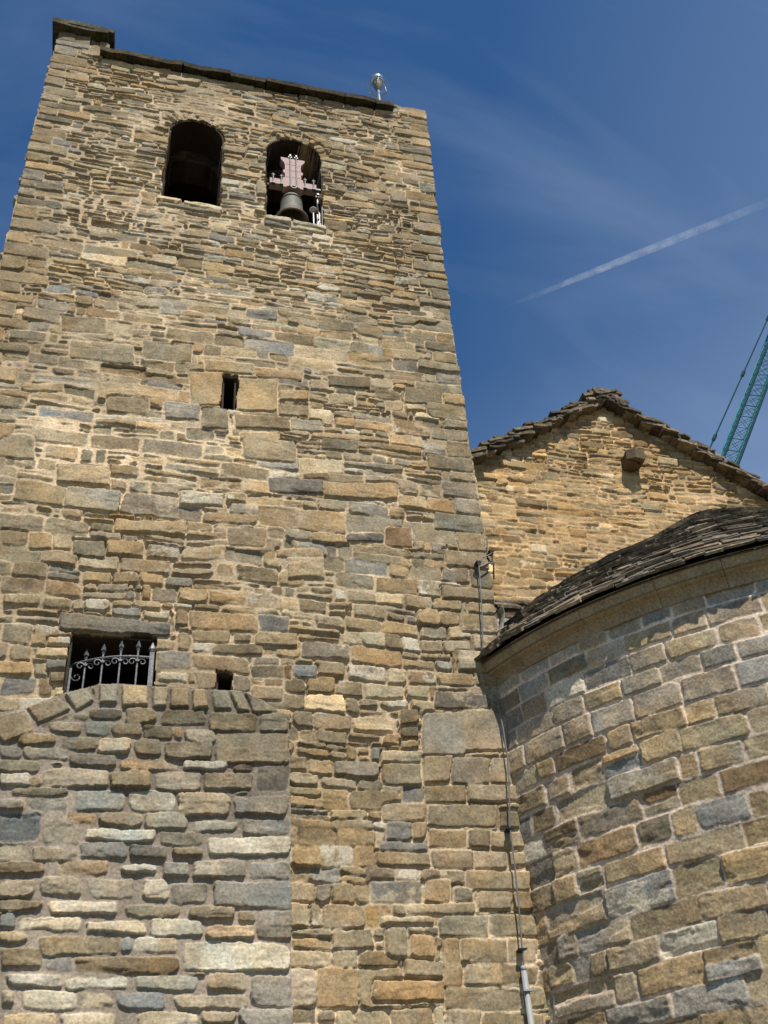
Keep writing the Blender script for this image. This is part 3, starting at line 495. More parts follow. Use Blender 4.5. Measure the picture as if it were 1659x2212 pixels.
while x < 2.9:
    w = rnd.uniform(.3, .8); rf.col = rnd.choice([(.045, .05, .018), (.06, .055, .03), (.05, .05, .028)])
    slab(rf, (x + w / 2, 8.36, 15.585 + rnd.uniform(-.01, .015)), (w, .80, .055), Matrix.Rotation(rnd.uniform(-.04, .04), 3, 'Y'), .03)
    x += w * .93
for k in range(9):
    for j in range(8):
        rf.col = (.08, .075, .04); slab(rf, (-1.5 + j * .66, 8.9 + k * .52, 15.60 + .03 * k * (9 - k) * .6), (.7, .62, .05), None, .04)
rf.build('slab_roof', M_MOSS, tower)
# raised corner pier with its cap, and the plain corner
cp = MB()
def block(mb, c, d, code, j=.02): vv = rnd.uniform(.85, 1.1); mb.col = tuple(v * vv for v in PAL[code]); slab(mb, c, d, None, j)
block(cp, (-1.60, 8.18, 15.80), (.22, .36, .20), 'd'); block(cp, (-1.40, 8.20, 15.80), (.20, .38, .20), 'd'); block(cp, (-1.24, 8.22, 15.79), (.16, .36, .19), 'd')
block(cp, (-1.10, 8.2, 15.74), (.14, .36, .22), 'g'); block(cp, (-1.30, 8.7, 15.75), (.8, .6, .22), 'd')
cp.build('corner_pier', M_STONE, tower)
cp = MB(); cp.col = (.07, .060, .040)
slab(cp, (-1.44, 8.25, 15.955), (.76, .72, .07), Matrix.Rotation(.01, 3, 'Y'), .02); cp.col = (.075, .065, .04)
slab(cp, (-1.40, 8.28, 16.03), (.84, .74, .085), Matrix.Rotation(-.02, 3, 'Y'), .02); cp.col = (.06, .06, .03)
slab(cp, (-1.44, 8.32, 16.095), (.60, .6, .035), Matrix.Rotation(.05, 3, 'Y'), .05)
cp.col = (.06, .055, .04); slab(cp, (-.97, 8.35, 15.70), (.16, .5, .12), None, .02)
cp.build('pier_cap', M_MOSS, tower)
cp = MB(); cp.col = (.05, .04, .035); slab(cp, (3.59, 8.5, 15.60), (.12, .5, .035), None, .01); cp.col = PAL['t']; slab(cp, (3.30, 8.42, 15.66), (.52, .8, .12), None, .015)
cp.build('corner_coping', M_STONE, tower)

# iron window grille (bowed balconet rail with spear bars and scrolls)
grille = empty('window_grille', (-.11, 8.1, 5.75), tower)
grille['label'] = 'bowed wrought iron grille with spear tips and scrolls'
def ybow(x): return 8.0 + .225 * max(0, (.10 - x) / .555) ** 2.0 - .0
xs = np.linspace(-.45, .232, 18)
r = MB(); r.tube([(x, ybow(x) - .03, 6.115) for x in xs], .013, 6); r.tube([(x, ybow(x) - .03, 5.80) for x in xs], .010, 6)
r.build('rail', M_IRON, grille)
for x, ht in ((-.322, 6.185), (-.182, 6.205), (-.038, 6.222), (.104, 6.228)):
    y = ybow(x) - .03; bb = MB(); bb.tube([(x, y, 5.72), (x, y, ht - .035)], .009, 6)
    bb.lathe((x, y, ht - .035), [(.009, -.02), (.016, -.005), (.009, .004), (.022, .022), (.016, .045), (.0015, .085)], 4)
    bb.build('spear_bar', M_IRON, grille)
    sm = MB()
    for s_ in (-1, 1):
        pts = []
        for k in range(22):
            a = k / 21 * 2.15 * math.pi; rr_ = .036 * (1 - .72 * k / 21)
            pts.append((x + s_ * (.042 + rr_ * math.cos(a + math.pi) * 1.0), y - .004, 6.065 - rr_ * math.sin(a + math.pi * 1.0) * 1.0))
        sm.tube([(x, y - .004, 6.10), (x + s_ * .004, y - .004, 6.085)] + pts, .0055, 5)
    sm.box((x, y - .01, 6.075), (.03, .02, .018)); sm.build('scroll', M_IRON, grille)
for x in (-.45, .222):
    y = ybow(x) - .03; bb = MB(); top = 6.115 if x < 0 else 6.165
    bb.box((x, y, (5.7 + top) / 2), (.038, .03, top - 5.7))
    if x > 0: bb.lathe((x, y, 6.165), [(.02, 0), (.032, .03), (.022, .06), (.002, .10)], 6)
    bb.build('post', M_IRON, grille)
sm = MB(); pts = []
for k in range(22):
    a = k / 21 * 2.1 * math.pi; rr_ = .04 * (1 - .7 * k / 21); pts.append((-.385 + rr_ * math.cos(a + math.pi), ybow(-.385) - .034, 5.98 + rr_ * math.sin(a + math.pi)))
sm.tube(pts, .0055, 5); sm.build('scroll', M_IRON, grille)

# ------------------------------------------------------------------ bell
bell = empty('church_bell', (1.55, 8.2, 12.7))
tag(bell, 'bronze bell under a pink wooden yoke hanging in the right belfry opening', 'bell')
b = MB(); prof = [(.221, 0), (.224, .012), (.214, .03), (.195, .06), (.176, .10), (.162, .15), (.153, .20), (.148, .26), (.145, .34), (.140, .40), (.135, .435), (.12, .465), (.09, .485), (.04, .495), (.001, .497)]
inner = [(max(r_ - .022, .001), z - .02) for r_, z in prof[::-1]][1:-1] + [(.205, 0.0), (.221, 0)]
b.lathe((1.545, 8.2, 12.755), prof + inner, 40)
for z_, r_ in ((.085, .184), (.385, .146), (.40, .1445)): b.tube([(1.545 + r_ * math.cos(t), 8.2 + r_ * math.sin(t), 12.755 + z_) for t in np.linspace(0, 2 * math.pi, 40, endpoint=False)], .004, 5, closed=True)
b.build('bell_body', M_BRONZE, bell, smooth=True)
b = MB(); b.tube([(1.545, 8.2, 13.2), (1.545, 8.2, 12.84)], .012, 8); b.lathe((1.545, 8.2, 12.80), [(.001, -.04), (.03, -.02), (.036, .01), (.02, .04), (.001, .06)], 12); b.build('clapper', M_IRON, bell)
b = MB(); b.box((1.545, 8.2, 13.30), (.10, .05, .11)); b.box((1.545, 8.2, 13.34), (.05, .10, .07)); b.build('crown_staple', M_BRONZE, bell, bevel=.008)
# yoke outline, symmetric about x = 1.553
half = [(.0, 13.372), (.045, 13.366), (.085, 13.342), (.10, 13.325), (.135, 13.325), (.135, 13.365), (.31, 13.365), (.31, 13.475), (.155, 13.475), (.145, 13.515), (.108, 13.535),
        (.108, 13.63), (.125, 13.635), (.137, 13.665), (.125, 13.70), (.108, 13.708), (.106, 13.79), (.115, 13.855), (.135, 13.89), (.157, 13.925), (.163, 13.955), (.163, 13.975)]
pl = [(1.553 + x, z) for x, z in half] + [(1.553 - x, z) for x, z in half[::-1]][:-1]
# the tall billet, shoulder and cross bar as one thick board
b = MB(); n = len(pl); b.prism(pl, 8.085, 8.19); b.build('yoke', M_YOKE, bell, bevel=0)
M_ROD = plain_mat('dull_steel', (.13, .12, .13), .6, .2, .3, .15, 40)
M_SEAM = plain_mat('seam_brown', (.22, .12, .10), .8)
for z in (13.55, 13.70, 13.83): b = MB(); b.box((1.553, 8.0835, z), (.2, .001, .0035)); b.build('yoke_seam', M_SEAM, bell)
for x in (1.515, 1.597):
    s_ = MB(); s_.tube([(x, 8.072, 13.36), (x, 8.072, 14.03)], .0085, 6); s_.build('strap_rod', M_ROD, bell)
    s_ = MB(); s_.box((x, 8.09, 13.992), (.05, .04, .02)); s_.tube([(x, 8.075, 14.0), (x, 8.075, 14.03)], .02, 6); s_.build('strap_nut', M_BLACK, bell)
s_ = MB(); s_.tube([(1.515 + .041 - .041 * math.cos(t), 8.072, 13.36 - .06 * math.sin(t)) for t in np.linspace(0, math.pi, 12)], .0085, 6); s_.build('strap_hook', M_IRON, bell)
for x in (1.285, 1.395, 1.71, 1.825):
    s_ = MB(); s_.tube([(x, 8.068, 13.33), (x, 8.068, 13.54)], .009, 6); s_.box((x, 8.08, 13.515), (.042, .045, .014)); s_.box((x, 8.075, 13.345), (.045, .045, .03)); s_.tube([(x, 8.07, 13.54), (x, 8.07, 13.565)], .005, 5)
    s_.build('yoke_bolt', M_ROD, bell)
for xa, xb in ((1.15, 1.26), (1.845, 1.97)): s_ = MB(); s_.tube([(xa, 8.15, 13.40), (xb, 8.15, 13.40)], .02, 8); s_.build('axle', M_STEEL, bell)
mech = empty('bell_motor', (1.89, 8.2, 12.55)); tag(mech, 'black metal bell drive bracket fixed beside the bell on the right jamb', 'bracket')
s_ = MB(); s_.box((1.895, 8.16, 13.12), (.03, .05, .55)); s_.box((1.89, 8.15, 12.75), (.05, .05, .3)); s_.tube([(1.87, 8.13, 13.2), (1.89, 8.13, 12.9), (1.86, 8.13, 12.7)], .008, 5); s_.build('bracket_post', M_BLACK, mech)
s_ = MB(); s_.box((1.895, 8.09, 13.355), (.075, .05, .028)); s_.build('bearing_plate', M_STEEL, mech)
for (x, z) in ((1.865, 13.33), (1.865, 13.26), (1.90, 13.26), (1.885, 12.80), (1.875, 12.66)): s_ = MB(); s_.box((x, 8.12, z), (.018, .02, .03)); s_.build('bolt', M_STEEL, mech)
disc = empty('floodlight_disc', (1.80, 8.02, 12.5)); tag(disc, 'small pale round disc on a short stem on the right belfry sill', 'disc')
s_ = MB(); s_.lathe((1.80, 8.04, 12.85), [(.001, -.02), (.03, -.015), (.05, .0), (.052, .008), (.001, .012)], 20); s_.build('disc_head', M_DISC, disc)
s_ = MB(); s_.tube([(1.80, 8.04, 12.48), (1.80, 8.04, 12.84)], .009, 6); s_.build('stem', M_DISC, disc)
rod = MB(); rod.tube([(1.903, 8.01, 12.50), (1.91, 8.01, 12.90)], .006, 6); ro = rod.build('thin_rod', M_STEEL); tag(ro, 'thin grey upright rod at the right end of the right belfry sill', 'rod')

# ------------------------------------------------------------------ lightning conductor head on the roof
lr = empty('lightning_rod', (3.07, 8.6, 15.65)); tag(lr, 'grey pole with shiny rounded conductor head on the tower roof edge', 'lightning rod')
s_ = MB(); s_.tube([(3.07, 8.6, 15.6), (3.07, 8.6, 17.12)], .022, 10); s_.build('pole', M_CONDUIT, lr)
s_ = MB(); s_.lathe((3.07, 8.6, 17.05), [(.012, 0), (.035, .03), (.075, .15), (.080, .24)], 20); s_.build('insulator', plain_mat('beige_ceramic', (.20, .17, .12), .4), lr, smooth=True)
s_ = MB(); s_.lathe((3.07, 8.6, 17.05), [(.085, .24), (.115, .28), (.108, .34), (.07, .39), (.03, .41), (.001, .413)], 24); s_.build('dome', M_CHROME, lr, smooth=True)
s_ = MB()
for rr_, z in ((.15, 17.12), (.17, 17.19)): s_.tube([(3.07 + rr_ * math.cos(t), 8.6 + rr_ * math.sin(t), z) for t in np.linspace(0, 2 * math.pi, 28, endpoint=False)], .006, 5, closed=True)
for t in (0.3, 2.4, 4.5): s_.tube([(3.07 + .02 * math.cos(t), 8.6 + .02 * math.sin(t), 17.05), (3.07 + .16 * math.cos(t), 8.6 + .16 * math.sin(t), 17.14), (3.07 + .15 * math.cos(t), 8.6 + .15 * math.sin(t), 17.30), (3.07 + .11 * math.cos(t), 8.6 + .11 * math.sin(t), 17.36)], .006, 5)
s_.build('ring', M_CHROME, lr)

# ------------------------------------------------------------------ low wall with coping against the tower
but = empty('buttress_wall', (.2, 7.9, 0)); tag(but, 'lower stone wall with arched radial coping built against the tower foot', 'wall')
cx_ = [-1.74, -.94, -.90, -.715, -.494, -.437, -.298, -.191, -.037, .202, .521, .845, .968, 1.158, 1.299, 1.372]
cz_ = [4.95, 5.40, 5.434, 5.479, 5.605, 5.639, 5.688, 5.735, 5.745, 5.743, 5.742, 5.737, 5.735, 5.655, 5.557, 5.545]
mas = Masonry(-1.74, 1.38, 3.0, 5.80, .0078, 41, mortar=(.275, .230, .180), mdepth=(.008, .004), warp=.007)
PB = dict(PAL); PAL['t'] = (.315, .272, .195); PAL['o'] = (.335, .255, .160); PAL['c'] = (.45, .40, .29)
U, V = np.meshgrid(mas.x, mas.y); tz = np.interp(U, cx_, cz_)
for rr_ in COPING.split():
    a = rr_.split(','); mas.stone([float(v) for v in a[:8]], PAL[a[8]] if a[8] != 'k' else tuple(v * random.Random(a[0]).uniform(.92, 1.06) for v in (.37, .305, .20)), chips=0, mix=.3, explicit=True, rr=.006, base=.026 if a[8] == 'k' else .01, dome=.003, r1=.002, r2=.003, bev=.010)
mas.explicit_list(BUTTRESS, mix=.6, rr=.026, base=.012, dome=.006, bev=.009, amp=.008, tilt=.06, r1=.006, r2=.006)
PAL.update(PB)
mas.rows(-1.8, -.92, 3.0, 4.9, (.10, .17), (1.4, 3), TC, split=.2)
mas.smear(.35, 1.7, (.285, .240, .185)); mas.C *= .90
keep = (V < tz + mas.E * .004) & (U < 1.372 + mas.E * .003)
grid_object('wall_face', mas, lambda U, V, H: np.stack([U, 7.75 - H, V], -1), lambda U, V: np.stack([U, 8.02 + 0 * U, V], -1), keep, M_STONE, but)
simple_wall('wall_base', -1.74, 1.37, 0, 2.985, 42, lambda U, V, H: np.stack([U, 7.75 - H, V], -1), lambda U, V: np.stack([U, 8.02 + 0 * U, V], -1), but, cols=TC)

# ------------------------------------------------------------------ apse
AX, AY, AR = 7.23, 9.4, 4.1
apse = empty('round_apse', (AX, AY, 0)); tag(apse, 'curved church apse of squared stone blocks with moulded eave and stone slate roof', 'apse')
A0, A1, AM = math.radians(-180), math.radians(-0.0), math.radians(-70)
def cyl(U, V, H): r_ = AR + H; t = U / AR; return np.stack([AX + r_ * np.cos(t), AY + r_ * np.sin(t), V], -1)
def cylb(U, V): t = U / AR; return np.stack([AX + (AR - .3) * np.cos(t), AY + (AR - .3) * np.sin(t), V], -1)
mas = Masonry(math.radians(-163) * AR, AM * AR, 2.6, 6.14, .0095, 51, mortar=(.50, .41, .32), mdepth=(.005, .005), warp=.006)
ux0, ux1 = mas.x[0], mas.x[-1]
R = random.Random(8); z = 2.6; zs_ = [z]
while z < 6.1: z += R.uniform(.17, .235); zs_.append(z)
nrow = len(zs_) - 1
for i in range(nrow):
    jt = R.uniform(.6, 1.4)
    x = ux0 - R.uniform(0, .3); z0, z1 = zs_[i], zs_[i + 1]; up_ = i >= nrow - 5
    while x < ux1:
        w = R.choice([R.uniform(.16, .30), R.uniform(.30, .62), R.uniform(.30, .62)]) if not up_ else R.uniform(.26, .48)
        if up_: code = R.choice('spsbsbpsg'); ed = dict(mix=1.3, r1=.003, r2=.007, dome=.0015, base=R.uniform(.001, .008), rr=.008, bev=.006, amp=.003)
        else: code = R.choice('ttgkogtdkbpks'); ed = dict(mix=1.5, r1=R.uniform(.003, .010), r2=.008, dome=.002, base=R.uniform(-.004, .012), rr=.010, bev=.006, amp=.006)
        g_ = .0065 if up_ else R.uniform(.002, .006); vv = R.uniform(.86, 1.14); cc = tuple(ch * vv for ch in PAL[code]); j = R.uniform(-.006, .006)
        if (not up_) and R.random() < .07:
            zm = (z0 + z1) / 2 + R.uniform(-.02, .02)
            mas.stone((x + g_, z0 + g_, x + w - g_, z0 + g_, x + w - g_, zm - .004, x + g_, zm - .004), cc, **ed); vv = R.uniform(.85, 1.1); cc = tuple(ch * vv for ch in PAL[R.choice('gtdk')])
            mas.stone((x + g_, zm + .004, x + w - g_, zm + .004, x + w - g_, z1 - g_, x + g_, z1 - g_), cc, **ed)
        else: mas.stone((x + g_, z0 + g_, x + w - g_, z0 + g_ + j, x + w - g_ + j, z1 - g_ + j, x + g_, z1 - g_), cc, patch=(R.uniform(.2, .7) if R.random() < .12 else 0), **ed)
        x += w
mas.smear(.5, 1.45, (.42, .35, .26)); mas.C *= 1.14
grid_object('apse_wall', mas, cyl, cylb, None, M_APSE, apse)
mas = Masonry((AM + .002) * AR, A1 * AR, 2.6, 6.14, .03, 52, mortar=(.40, .31, .225)); mas.rows(AM * AR, 0.1, 2.6, 6.2, (.15, .2), (1.2, 2.4), [('t', 2), ('g', 2), ('b', 1), ('k', 1)], split=.05, jit=.05)
grid_object('apse_wall_side', mas, cyl, cylb, None, M_APSE, apse)
mas = Masonry(math.radians(-163) * AR, 0, 0, 2.585, .035, 53, mortar=(.40, .31, .225)); mas.rows(ux0, 0.1, 0, 2.6, (.15, .2), (1.2, 2.4), [('t', 2), ('g', 2), ('b', 1), ('k', 1)], split=.05, jit=.05)
grid_object('apse_wall_base', mas, cyl, cylb, None, M_APSE, apse)
simple_wall('apse_wall_straight', AY, 10.9, 0, 6.14, 54, lambda U, V, H: np.stack([AX + AR + H, U, V], -1), lambda U, V: np.stack([AX + AR - .3 + 0 * U, U, V], -1), apse, mat=M_APSE)
# moulded cornice in separate blocks
def lerp(a, b, t): return a + (b - a) * t
prof = [(-.05, 6.060), (.014, 6.060), (.020, 6.095), (.036, 6.125), (.060, 6.148), (.092, 6.162), (.098, 6.168), (.098, 6.184), (.122, 6.186), (.130, 6.222), (.150, 6.252), (.150, 6.290), (-.05, 6.290)]
co = MB(); t = math.radians(-164.5)
while t < A1:
    dt = R.uniform(.50, .78) / AR; t1 = min(t + dt, A1); v = R.uniform(.88, 1.08); co.col = tuple(q * v for q in (.30, .232, .145))
    n = 7; vs = []; fs = []; o = R.uniform(-.003, .003)
    for k in range(n + 1):
        a = lerp(t + .0005, t1 - .0005, k / n)
        for (pr, pz) in prof: vs.append((AX + (AR + pr + o) * math.cos(a), AY + (AR + pr + o) * math.sin(a), pz + o))
    m_ = len(prof)
    for k in range(n):
        for i in range(m_): fs.append((k * m_ + i, k * m_ + (i + 1) % m_, (k + 1) * m_ + (i + 1) % m_, (k + 1) * m_ + i))
    fs.append(tuple(range(m_))); fs.append(tuple(n * m_ + i for i in range(m_))[::-1]); co.add(vs, fs); t = t1
co.build('moulded_cornice', M_APSE, apse)
# domed half-cone of small stone slates
ER, EZ, ZT, AYT = AR + .17, 6.295, 8.38, .5
def roof_pt(a, q):    # q = 1 eave, 0 apex
    hip = (.13 * math.exp(-((a + 2.2) / .11) ** 2) - .05 / (1 + math.exp(-(a + 2.03) / .03))) * 4 * q * (1 - q)      # the old roof bulges and sags
    return Vector((AX + ER * q * math.cos(a), AY + ER * q * math.sin(a) + AYT * (1 - q), EZ + (ZT - EZ) * (1 - max(q, 0) ** 2.5) + hip))
def roof_fr(a, q):
    p = roof_pt(a, q); ta = (roof_pt(a + .01, q) - p).normalized(); tq = (roof_pt(a, q - .01) - p).normalized() if q > .02 else Vector((0, 1, 0))
    nn = ta.cross(tq).normalized(); return p, ta, tq, nn
rs = MB(); rr2 = random.Random(17)
SL = [(.125, .100, .070), (.155, .125, .088), (.095, .078, .056), (.20, .165, .115), (.125, .112, .090), (.075, .064, .048)]
q = 1.0; row = 0
while q > .03:
    slope = math.hypot(ER, 2.5 * q ** 1.5 * (ZT - EZ)); L_ = .066; a = math.radians(-176) + rr2.random() * .05
    while a < math.radians(2):
        w = rr2.uniform(.10, .32); da = w / (ER * max(q, .08)); p, ta, tq, nn = roof_fr(a + da / 2, min(q, 1))
        if nn.z < 0: nn = -nn
        rot = Matrix((ta, tq, nn)).transposed() @ Matrix.Rotation(-.16 + rr2.uniform(-.07, .07), 3, 'X') @ Matrix.Rotation(rr2.uniform(-.06, .06), 3, 'Y') @ Matrix.Rotation(rr2.uniform(-.14, .14), 3, 'Z')
        rs.col = rr2.choice(SL); th = rr2.uniform(.014, .034)
        if row == 0: rs.col = tuple(v * 1.35 for v in rs.col); th *= 1.0
        slab(rs, p + tq * (.135 - rr2.uniform(0, .06) * (row > 0) - rr2.uniform(0, .02)) + nn * (.002 + rr2.uniform(0, .020)), (w * .99, .30, th), rot, .018, r=rr2)
        a += da
    q -= L_ * rr2.uniform(.85, 1.15) / slope; row += 1
rs.build('slate_roof', M_SLATE, apse)
ub = MB(); ub.col = (.05, .045, .04); vs = []; fs = []; NA, NQ = 60, 16
for i in range(NQ + 1):
    for k in range(NA + 1):
        p = roof_pt(math.radians(-178 + 178 * k / NA), 1 - i / NQ); vs.append((p.x, p.y, p.z - .035))
for i in range(NQ):
    for k in range(NA): fs.append((i * (NA + 1) + k, i * (NA + 1) + k + 1, (i + 1) * (NA + 1) + k + 1, (i + 1) * (NA + 1) + k))
ub.add(vs, fs); ub.build('roof_deck', M_SLATE, apse)
st = MB()         # straight stretch of the roof back to the nave wall
for side in (-1, 1):
    for i in range(14):
        q0 = 1 - i / 14
        for k in range(6):
            x = AX + side * ER * q0; z = EZ + (ZT - EZ) * (1 - q0 ** 2.5); st.col = rr2.choice(SL)
            slab(st, (x - side * .1, AY + .15 + k * .27, z + .03), (.42, .29, .035), Matrix.Rotation(side * (.55 * q0 + .12), 3, 'Y'), .02, r=rr2)
st.build('rear_slates', M_SLATE, apse)
# stub of slates and lead where the roof meets the tower corner
cs = MB(); rr3 = random.Random(4)
for k in range(9):
    cs.col = rr3.choice(SL); slab(cs, (3.86 + rr3.uniform(-.05, .05), 8.62, 7.06 + k * .034), (.52 - k * .012, .36, .026), Matrix.Rotation(rr3.uniform(-.04, .04), 3, 'Y'), .03, r=rr3)
for k in range(5):
    cs.col = rr3.choice(SL); slab(cs, (3.95 + rr3.uniform(-.05, .05), 8.75, 6.92 + k * .034), (.5, .4, .026), None, .03, r=rr3)
cs.build('corner_slates', M_SLATE, apse)
le = MB(); le.col = (.3, .3, .3); le.prism([(3.58, 6.80), (3.78, 6.84), (3.82, 6.96), (3.66, 7.02), (3.56, 6.98)], 8.30, 8.34); le.prism([(3.55, 6.62), (3.72, 6.70), (3.76, 6.82), (3.56, 6.79)], 8.27, 8.31)
le.build('lead_flashing', M_LEAD, apse)
fl = MB(); rr4 = random.Random(6); vs = []; cs_ = []; fs = []; NU, NV = 34, 8     # lime mortar fillet on the tower corner
for i in range(NU + 1):
    u = i / NU; z = 6.30 + .62 * u; wl_ = .02 + .24 * (1 - u) ** 2.8 + rr4.uniform(-.006, .006); xr_ = 3.50 + .02 * math.sin(u * 9)
    for j in range(NV + 1):
        v = j / NV; vs.append((xr_ - wl_ * (1 - v), 7.99 - .055 * math.sin(math.pi * min(v * .62, 1)) - rr4.uniform(0, .007), z - (1 - v) * .02))
        q_ = rr4.uniform(.88, 1.08); cs_.append((.31 * q_, .275 * q_, .205 * q_))
for i in range(NU):
    for j in range(NV): k = i * (NV + 1) + j; fs.append((k, k + 1, k + NV + 2, k + NV + 1))
n_ = len(vs); rim = [j for j in range(NV + 1)] + [(i * (NV + 1) + NV) for i in range(1, NU + 1)] + [NU * (NV + 1) + j for j in range(NV - 1, -1, -1)] + [i * (NV + 1) for i in range(NU - 1, 0, -1)]
for r_ in rim: vs.append((vs[r_][0], 8.06, vs[r_][2])); cs_.append(cs_[r_])
for i in range(len(rim)): fs.append((rim[i], rim[(i + 1) % len(rim)], n_ + (i + 1) % len(rim), n_ + i))
fl.v, fl.f, fl.c = vs, fs, cs_; fl.build('mortar_fillet', M_STONE, apse, smooth=True)

# ------------------------------------------------------------------ nave gable
GY = 10.9; GXa, GZa = 7.12, 12.98; SLP = .66
nave = empty('church_nave', (GXa, GY, 0)); tag(nave, 'stone nave gable with ragged thick slate edges rising behind the apse', 'church')
def rake(x): return GZa - SLP * np.abs(x - GXa) - .06 * np.clip(1 - np.abs(x - GXa) / .5, 0, 1)
mas = Masonry(3.3, 12.4, 7.2, 13.0, .0150, 61, mortar=(.40, .30, .19), mdepth=(.024, .014))
U, V = np.meshgrid(mas.x, mas.y)
mas.explicit_list(GABLE, rr=.012, base=.012)
GC = [('t', 5), ('k', 4), ('o', 2.2), ('g', 1.5), ('c', .8), ('d', .7), ('p', .6)]
mas.rows(3.2, 12.5, 7.2, 9.6, (.12, .19), (1.0, 2.4), GC, split=.22, jit=.3)
mas.rows(3.2, 12.5, 9.6, 13.1, (.09, .19), (1.2, 3.2), GC, split=.55, jit=.55, gap=(.008, .024))
mas.C *= np.array([1.14, 1.05, .91], dtype=np.float32)
grid_object('gable_wall', mas, lambda U, V, H: np.stack([U, GY - H * .95, V], -1), lambda U, V: np.stack([U, GY + .4 + 0 * U, V], -1), V < rake(U) - .02 + mas.E * .01, M_STONE, nave)
simple_wall('gable_wall_base', 3.3, 12.4, 0, 7.18, 62, lambda U, V, H: np.stack([U, GY - H, V], -1), lambda U, V: np.stack([U, GY + .4 + 0 * U, V], -1), nave, res=.05)
for xx, sg in ((3.35, -1), (12.35, 1)):
    w_ = MB(); w_.col = PAL['t']; w_.box((xx, GY + 6.2, 4.7), (.5, 11.4, 9.4)); w_.build('nave_side_wall', M_STONE, nave)
ck = MB(); ck.col = (.13, .10, .065); slab(ck, (7.32, GY - .11, 11.69), (.29, .38, .17), Matrix.Rotation(-.04, 3, 'Y') @ Matrix.Rotation(.12, 3, 'X'), .05); slab(ck, (7.28, GY - .04, 11.60), (.22, .30, .06), None, .05)
ck.build('projecting_stone', M_STONE, nave)
vr = MB(); r5 = random.Random(23)
for sg in (-1, 1):
    d = 0.0; ang = math.atan(SLP)
    while d < 5.8:
        for lay_ in range(3):
            x = GXa + sg * (d + r5.uniform(-.05, .05)) * math.cos(ang); z = GZa - d * math.sin(ang) - .01 + lay_ * .050 + r5.uniform(-.012, .012)
            tl = sg * (ang * r5.uniform(.35, .75))
            vv = r5.uniform(.8, 1.25); vr.col = tuple(v * vv for v in r5.choice([(.10, .082, .058), (.14, .115, .078), (.075, .064, .048), (.20, .165, .115)]))
            dep = r5.uniform(.05, .15) - lay_ * .015
            slab(vr, (x, GY + .22 - dep, z), (r5.uniform(.24, .44), .62, r5.uniform(.030, .050)), Matrix.Rotation(tl, 3, 'Y') @ Matrix.Rotation(r5.uniform(-.12, .12), 3, 'Z'), .028, r=r5)
        d += r5.uniform(.13, .19)
for (dx, dz, w_, a_) in ((-.20, .05, .40, -.3), (.20, .05, .42, .3), (.02, .12, .46, .02), (.10, .175, .50, .10)):
    vr.col = (.14, .12, .085); slab(vr, (GXa + dx, GY + .15, GZa + dz), (w_, .6, .055), Matrix.Rotation(a_, 3, 'Y'), .03, r=r5)
vr.build('verge_slates', M_SLATE, nave)
nr = MB()
for sg in (-1, 1):
    nr.col = (.11, .095, .07); L_ = 6.6
    e = Vector((sg * math.cos(ang), 0, -math.sin(ang)))
    a = Vector((GXa, GY + .1, GZa + .10)); b2 = a + e * L_
    nr.add([a, b2, b2 + Vector((0, 11.6, 0)), a + Vector((0, 11.6, 0)), a - Vector((0, 0, .08)), b2 - Vector((0, 0, .08)), b2 + Vector((0, 11.6, -.08)), a + Vector((0, 11.6, -.08))],
           [(0, 1, 2, 3), (7, 6, 5, 4), (0, 4, 5, 1), (1, 5, 6, 2), (2, 6, 7, 3)])
nr.build('nave_roof', M_SLATE, nave)

# ------------------------------------------------------------------ lightning conductor cables on the tower corner
ca = empty('conductor_cable', (3.25, 7.95, 6.4)); tag(ca, 'thin dark conductor cable on the tower corner above the apse eave', 'cable', )
s_ = MB(); s_.tube([(3.60, 8.25, 7.62), (3.50, 7.96, 7.56), (3.44, 7.93, 7.50), (3.36, 7.925, 7.46), (3.318, 7.92, 7.37), (3.30, 7.92, 7.10), (3.28, 7.925, 6.8), (3.25, 7.93, 6.5), (3.235, 7.945, 6.41), (3.22, 7.97, 6.37)], .007, 6); s_.build('cable_run', M_CABLE, ca)
s_ = MB(); s_.tube([(3.33, 7.92, 7.34), (3.42, 7.93, 7.40), (3.50, 7.97, 7.44), (3.62, 8.3, 7.48)], .009, 6); s_.build('branch_cable', M_CABLE, ca)
for (x, y, z) in ((3.318, 7.925, 7.40), (3.49, 7.96, 7.58)):
    s_ = MB(); s_.box((x, y + .03, z), (.055, .10, .016)); s_.box((x, y, z - .02), (.035, .03, .03)); s_.tube([(x - .025, y, z - .01), (x - .045, y + .02, z - .06), (x - .01, y + .03, z - .12)], .007, 5); s_.build('cable_clip', M_BLACK, ca)
cb = empty('drop_cable', (3.25, 7.95, 3.2)); tag(cb, 'thin grey cable running down the corner between tower and apse into a grey conduit', 'cable')
s_ = MB(); s_.tube([(3.318, 7.98, 5.95), (3.316, 7.95, 5.88), (3.322, 7.925, 5.6), (3.318, 7.91, 5.3), (3.285, 7.905, 5.0), (3.248, 7.91, 4.7), (3.243, 7.91, 4.40), (3.228, 7.91, 4.05), (3.212, 7.915, 3.8), (3.203, 7.92, 3.58)], .007, 6); s_.build('cable_run', M_CABLE, cb)
s_ = MB(); s_.tube([(3.203, 7.93, 3.60), (3.203, 7.93, 3.565)], .022, 10); s_.tube([(3.203, 7.93, 3.565), (3.203, 7.93, 1.0)], .023, 12); s_.build('conduit', M_CONDUIT, cb, smooth=True)
for (x, z) in ((3.246, 4.68), (3.207, 3.72), (3.203, 3.42)):
    s_ = MB(); s_.box((x, 7.955, z), (.050, .09, .014)); s_.box((x, 7.91, z), (.07 if z > 3.5 else .075, .03, .012)); s_.build('cable_clip', M_BLACK if z > 3.5 else M_CONDUIT, cb)

